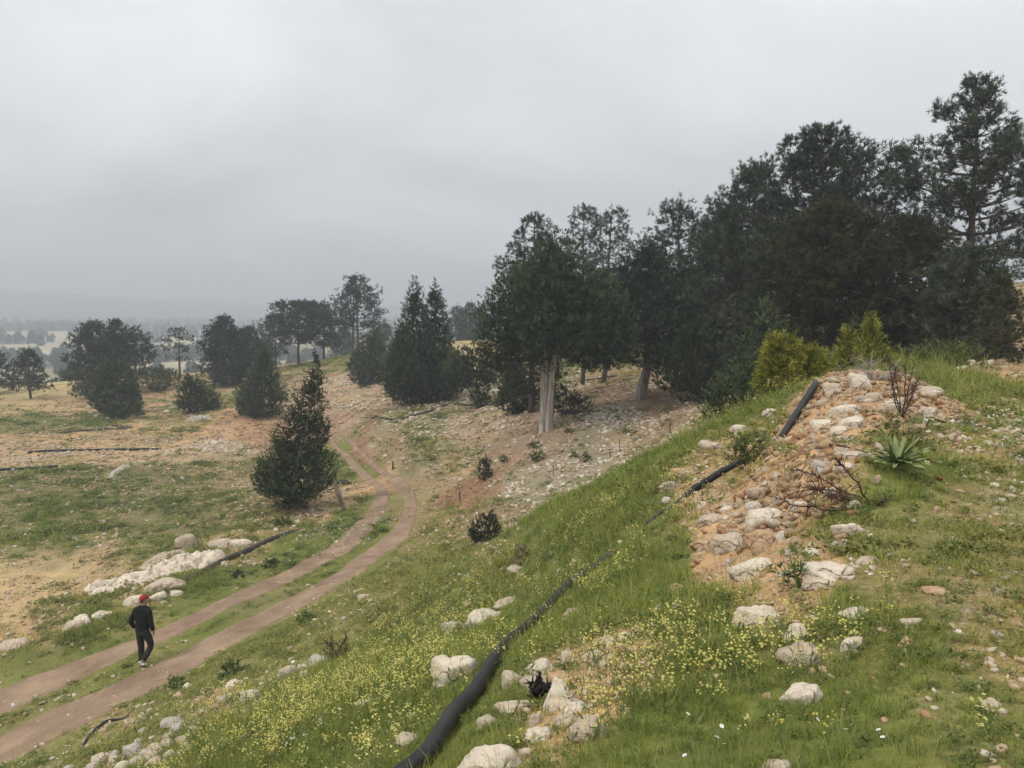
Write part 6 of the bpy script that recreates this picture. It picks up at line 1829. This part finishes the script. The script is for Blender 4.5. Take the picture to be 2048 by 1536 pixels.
FLOWERS = [(450, 1500, 1.3, 1), (550, 1450, 1.3, 1), (650, 1400, 1.2, 1), (740, 1400, 0.9, 1), (620, 1500, 0.9, 1), (500, 1400, 1.0, 0.7), (850, 1290, 1.0, 0.6), (900, 1220, 1.0, 0.5), (800, 1240, 1.2, 0.6), (700, 1340, 1.1, 0.9), (800, 1480, 0.6, 0.5), (1400, 1350, 0.55, 1), (1350, 1290, 0.5, 0.8), (1440, 1390, 0.45, 1), (1330, 1450, 0.4, 0.9),
           (1490, 1370, 0.4, 0.9), (1390, 1480, 0.3, 0.8), (1620, 1290, 0.25, 0.5), (1700, 1470, 0.25, 0.3), (1250, 1050, 1.3, 0.6), (1180, 1080, 1.1, 0.6), (1350, 1010, 0.9, 0.7), (1300, 1120, 0.8, 0.6), (1150, 1150, 0.9, 0.5), (1430, 835, 1.2, 0.6), (1370, 870, 1.2, 0.4), (1050, 1130, 1.0, 0.4), (960, 1180, 1.0, 0.4), (1500, 825, 0.9, 0.6), (880, 1500, 0.4, 0.4), (1280, 1400, 0.4, 0.6), (400, 1530, 1.0, 0.8)]


def build_flowers():
    S = ray([f[0] for f in FLOWERS], [f[1] for f in FLOWERS])
    R = np.array([f[2] for f in FLOWERS]); D = np.array([f[3] for f in FLOWERS])

    def dens(x, y):
        d2 = (x[:, None] - S[:, 0]) ** 2 + (y[:, None] - S[:, 1]) ** 2
        return np.clip((np.exp(-d2 / (R * R)) * D).sum(1), 0, 1) * np.clip(0.38 + 2.2 * fbm(x, y, 1.3, 3, 511), 0, 1)
    q = sample(lambda r: 95 * min(1, (6.0 / r)) ** 0.7, 1.6, 30, dens, 510)
    rng = np.random.default_rng(512)
    n = len(q)
    protos = [flower_stalks('mustard', 3, 0.14, 0.32, 0.0085, 5, STEM_M, YEL_M, 520 + k) for k in range(6)]
    r = np.hypot(q[:, 0], q[:, 1])
    s = (0.6 + 0.55 * rng.random(n)) * (r / 7).clip(0.6, 3) ** 0.4
    scatter('yellow_flowers', 'yellow wild mustard flowers among the grass', protos, np.column_stack([q, height(q[:, 0], q[:, 1])]), np.stack([rng.normal(size=n) * 0.15, rng.normal(size=n) * 0.15, rng.random(n) * 6.283], 1), np.repeat(s[:, None], 3, 1), rng.integers(0, 6, n), rng.random(n))
    print('flowers', n)
    # tiny white blossoms sprinkled on the terrace and by the road
    W0 = ray([1900, 1960, 640, 700, 130, 620, 880, 1000, 230], [870, 880, 1085, 1060, 1510, 1480, 1160, 1140, 1480]); WR = np.array([1.2, 1.4, 1.5, 1.2, 0.7, 0.8, 0.9, 0.9, 0.6])

    def dens2(x, y):
        d2 = (x[:, None] - W0[:, 0]) ** 2 + (y[:, None] - W0[:, 1]) ** 2
        return np.clip(np.exp(-d2 / (WR * WR)).sum(1), 0, 1)
    q = sample(lambda r: 6, 3, 34, dens2, 530)
    n = len(q)
    protos = [flower_stalks('white_blossom', 3, 0.05, 0.12, 0.010, 3, STEM_M, WHT_M, 540 + k) for k in range(4)]
    r = np.hypot(q[:, 0], q[:, 1])
    s = (0.7 + 0.6 * rng.random(n)) * (r / 7).clip(1, 3) ** 0.5
    scatter('white_blossoms', 'tiny white blossoms sprinkled in the grass', protos, np.column_stack([q, height(q[:, 0], q[:, 1])]), np.stack([rng.normal(size=n) * 0.15, rng.normal(size=n) * 0.15, rng.random(n) * 6.283], 1), np.repeat(s[:, None], 3, 1), rng.integers(0, 4, n), rng.random(n))


def build_daisies():
    EYE_M = flat_mat('daisy_eye', (0.55, 0.36, 0.03), (0.65, 0.45, 0.05))
    stem_m = flat_mat('daisy_stem', (0.07, 0.1, 0.03), (0.1, 0.14, 0.04)); pet_m = flat_mat('daisy_petal', (0.75, 0.75, 0.74), (0.82, 0.82, 0.82))
    me = flower_stalks('daisy', 1, 0.12, 0.14, 0.010, 1, stem_m, pet_m, 550, 0.0, True)
    me.materials.append(EYE_M)
    rng = random.Random(5)
    for (u, v) in [(1407, 1432), (1445, 1460), (1393, 1484), (1412, 1485), (1449, 1488), (1329, 1508), (1660, 1452), (1672, 1458), (1688, 1448), (1712, 1470), (1715, 1474)]:
        g = rayp(u, v + 40)
        o = obj('daisy', me, None, None, tuple(g))
        o.rotation_euler = (0.25 + rng.uniform(-0.2, 0.2), rng.uniform(-0.2, 0.2), rng.uniform(0, 6.28))
        tag(o, 'white daisy in the grass near the bottom edge', 'daisy', 'daisies near the bottom edge')


def build_pebbles():
    M = Mat('pebble', 0.95, 0.1)
    t = M.attr('itint', 'INSTANCER', 'Fac')
    c = M.ramp(t, [(0.0, (0.32, 0.19, 0.11)), (0.3, (0.40, 0.28, 0.175)), (0.6, (0.46, 0.38, 0.285)), (1.0, (0.60, 0.56, 0.49))])
    c = M.mix(0.7, c, M.ramp(M.noise(2.2, 5), [(0.3, (0.7, 0.68, 0.66)), (0.7, (1.15, 1.13, 1.1))]), 'MULTIPLY')
    M.color(c)
    protos = []
    for k in range(8):
        me = rock_mesh('pebble', (1.0, 0.8, 0.6), 600 + k, 1, 6, 0.12)
        me.materials.append(M.m); protos.append(me)
    q = sample(lambda r: 620 * min(1, (4.0 / r)) ** 1.0, 1.5, 90, lambda x, y: np.clip(w_of(x, y, {'S': 0.95, 'P': 1.0, 'R': 0.6, 'D': 0.22, 'Y': 0.25, 'G': 0.04, 'F': 0.34}), 0, 1) * (0.5 + 0.5 * (rut_dist(x, y) > 0.0)) * np.clip(0.5 + 1.3 * fbm(x, y, 0.9, 3, 611), 0.06, 1), 610)
    rng = np.random.default_rng(612)
    x, y = q[:, 0], q[:, 1]
    n = len(q); r = np.hypot(x, y)
    W = cover(x, y)
    s = (0.011 + 0.05 * rng.random(n) ** 2.8) * (r / 4).clip(1, 16) ** 0.56 * (1 + 0.45 * W[:, 3])
    tint = np.clip(0.36 + 0.4 * W[:, 3] + 0.25 * W[:, 1] - 0.25 * W[:, 4] + 0.2 * rng.normal(size=n), 0, 1)
    z = height(x, y) + s * 0.12
    scatter('pebbles', 'loose limestone chips and pebbles on the bare soil', protos, np.column_stack([q, z]), np.stack([rng.normal(size=n) * 0.3, rng.normal(size=n) * 0.3, rng.random(n) * 6.283], 1), np.stack([s, s * (0.8 + 0.4 * rng.random(n)), s * (0.6 + 0.5 * rng.random(n))], 1), rng.integers(0, 8, n), tint)
    print('pebbles', n)


def build_rubble():
    M = Mat('rubble', 0.95, 0.1)
    t = M.attr('itint', 'INSTANCER', 'Fac')
    c = M.ramp(t, [(0.0, (0.42, 0.225, 0.11)), (0.35, (0.54, 0.35, 0.19)), (0.65, (0.60, 0.46, 0.31)), (1.0, (0.72, 0.64, 0.52))])
    c = M.mix(0.8, c, M.ramp(M.noise(2.6, 6, 0.65), [(0.3, (0.6, 0.56, 0.52)), (0.7, (1.2, 1.17, 1.12))]), 'MULTIPLY')
    M.color(c); M.bump(M.noise(5, 6, 0.7), 0.8, 0.1)
    protos = []
    for k in range(9):
        me = rock_mesh('rubble', (1.0, 0.75, 0.6), 900 + k, 2, 9, 0.16)
        me.materials.append(M.m); protos.append(me)
    cs = [(5.9, 12.4, 1.5), (4.4, 10.4, 1.3), (2.9, 8.2, 1.35), (3.4, 9.2, 1.2), (5.2, 11.4, 1.3), (2.6, 7.2, 0.9)]

    def dens(x, y):
        d = np.max([np.exp(-(np.hypot(x - a, y - b) / r) ** 4) for a, b, r in cs], 0)
        return d * np.clip(w_of(x, y, {'S': 1.0, 'P': 1.0, 'D': 0.35, 'G': 0.1}), 0, 1) * np.clip(0.6 + 1.2 * fbm(x, y, 1.2, 3, 911), 0.15, 1)
    q = sample(lambda r: 330, 4.5, 15.5, dens, 910)
    rng = np.random.default_rng(912)
    x, y = q[:, 0], q[:, 1]; n = len(q)
    s = 0.028 + 0.13 * rng.random(n) ** 3.0
    scatter('rubble', 'broken orange and cream limestone rubble covering the mound', protos, np.column_stack([q, height(x, y) + s * 0.14]), np.stack([rng.normal(size=n) * 0.5, rng.normal(size=n) * 0.5, rng.random(n) * 6.283], 1), np.stack([s, s * (0.7 + 0.5 * rng.random(n)), s * (0.6 + 0.6 * rng.random(n))], 1), rng.integers(0, 9, n), np.clip(0.4 + 0.25 * rng.normal(size=n) + 1.5 * (s - 0.06), 0, 1))
    print('rubble', n)


def build_far_woods():
    M = Mat('far_tree', 0.9, 0.1)
    t = M.attr('itint', 'INSTANCER', 'Fac')
    M.color(M.ramp(t, [(0.0, (0.03, 0.042, 0.028)), (1.0, (0.075, 0.09, 0.05))]))
    protos = []
    for k in range(5):
        rng = np.random.default_rng(700 + k)
        st = [lobe_stems('d', np.array([0, 0, 0.3]), 3.2 + k * 0.4, 1.4, 1.4, 5.0, rng, 0.6), lobe_stems('e', np.array([0.7, 0.2, 0.2]), 2.2, 1.0, 1.0, 5.0, rng, 0.6)]
        me = crown_mesh('far_tree', st, 5, 0.7, 0.32, rng)
        me.materials.append(M.m); protos.append(me)
    rng = np.random.default_rng(710)
    n = 26000
    r = np.exp(rng.uniform(math.log(125), math.log(1480), n)); th = np.radians(rng.uniform(-42, 8, n))
    x, y = np.sin(th) * r, np.cos(th) * r
    clump = smooth(0.0, 0.32, fbm(x, y * 3.0, 0.006, 4, 99) + 0.25 * fbm(x, y, 0.03, 3, 98)) * 0.9 + 0.06 + 0.1 * smooth(1300, 1500, r)
    near = 0.0
    k = rng.random(n) < np.clip(clump * 0.6 + near, 0, 1) * np.clip((r - 120) / 700, 0.03, 1)
    x, y, r = x[k], y[k], r[k]
    m = len(x)
    s = (0.7 + 0.9 * rng.random(m)) * (1 + 0.5 * smooth(300, 1500, r))
    scatter('far_woods', 'scattered dark trees and woods on the hazy plain', protos, np.column_stack([x, y, height(x, y) - 0.3]), np.stack([0 * x, 0 * x, rng.random(m) * 6.283], 1), np.repeat(s[:, None], 3, 1), rng.integers(0, 5, m), rng.random(m))
    print('far woods', m)


build_grass()
build_flowers()
build_daisies()
build_pebbles()
build_rubble()
build_far_woods()


# ------------------------------------------------------------------ haze: one box of even, pale air
def build_haze():
    m = bpy.data.materials.new('haze_air')
    m.use_nodes = True
    t = m.node_tree
    t.nodes.clear()
    o = t.nodes.new('ShaderNodeOutputMaterial')
    v = t.nodes.new('ShaderNodeVolumePrincipled')
    v.inputs['Color'].default_value = (0.88, 0.94, 1.0, 1)
    v.inputs['Density'].default_value = 0.00135
    v.inputs['Anisotropy'].default_value = 0.1
    t.links.new(v.outputs[0], o.inputs['Volume'])
    bm = bmesh.new()
    bmesh.ops.create_cube(bm, size=1.0)
    zlo, zhi = EYE + PLAIN - 14.0, EYE + 95.0
    for q in bm.verts:
        q.co = (q.co.x * 9400, q.co.y * 9400, zlo if q.co.z < 0 else zhi)
    me = bpy.data.meshes.new('haze')
    bm.to_mesh(me); bm.free()
    tag(obj('haze', me, m), 'thin grey haze in the air over the plain', kind='stuff')


build_haze()
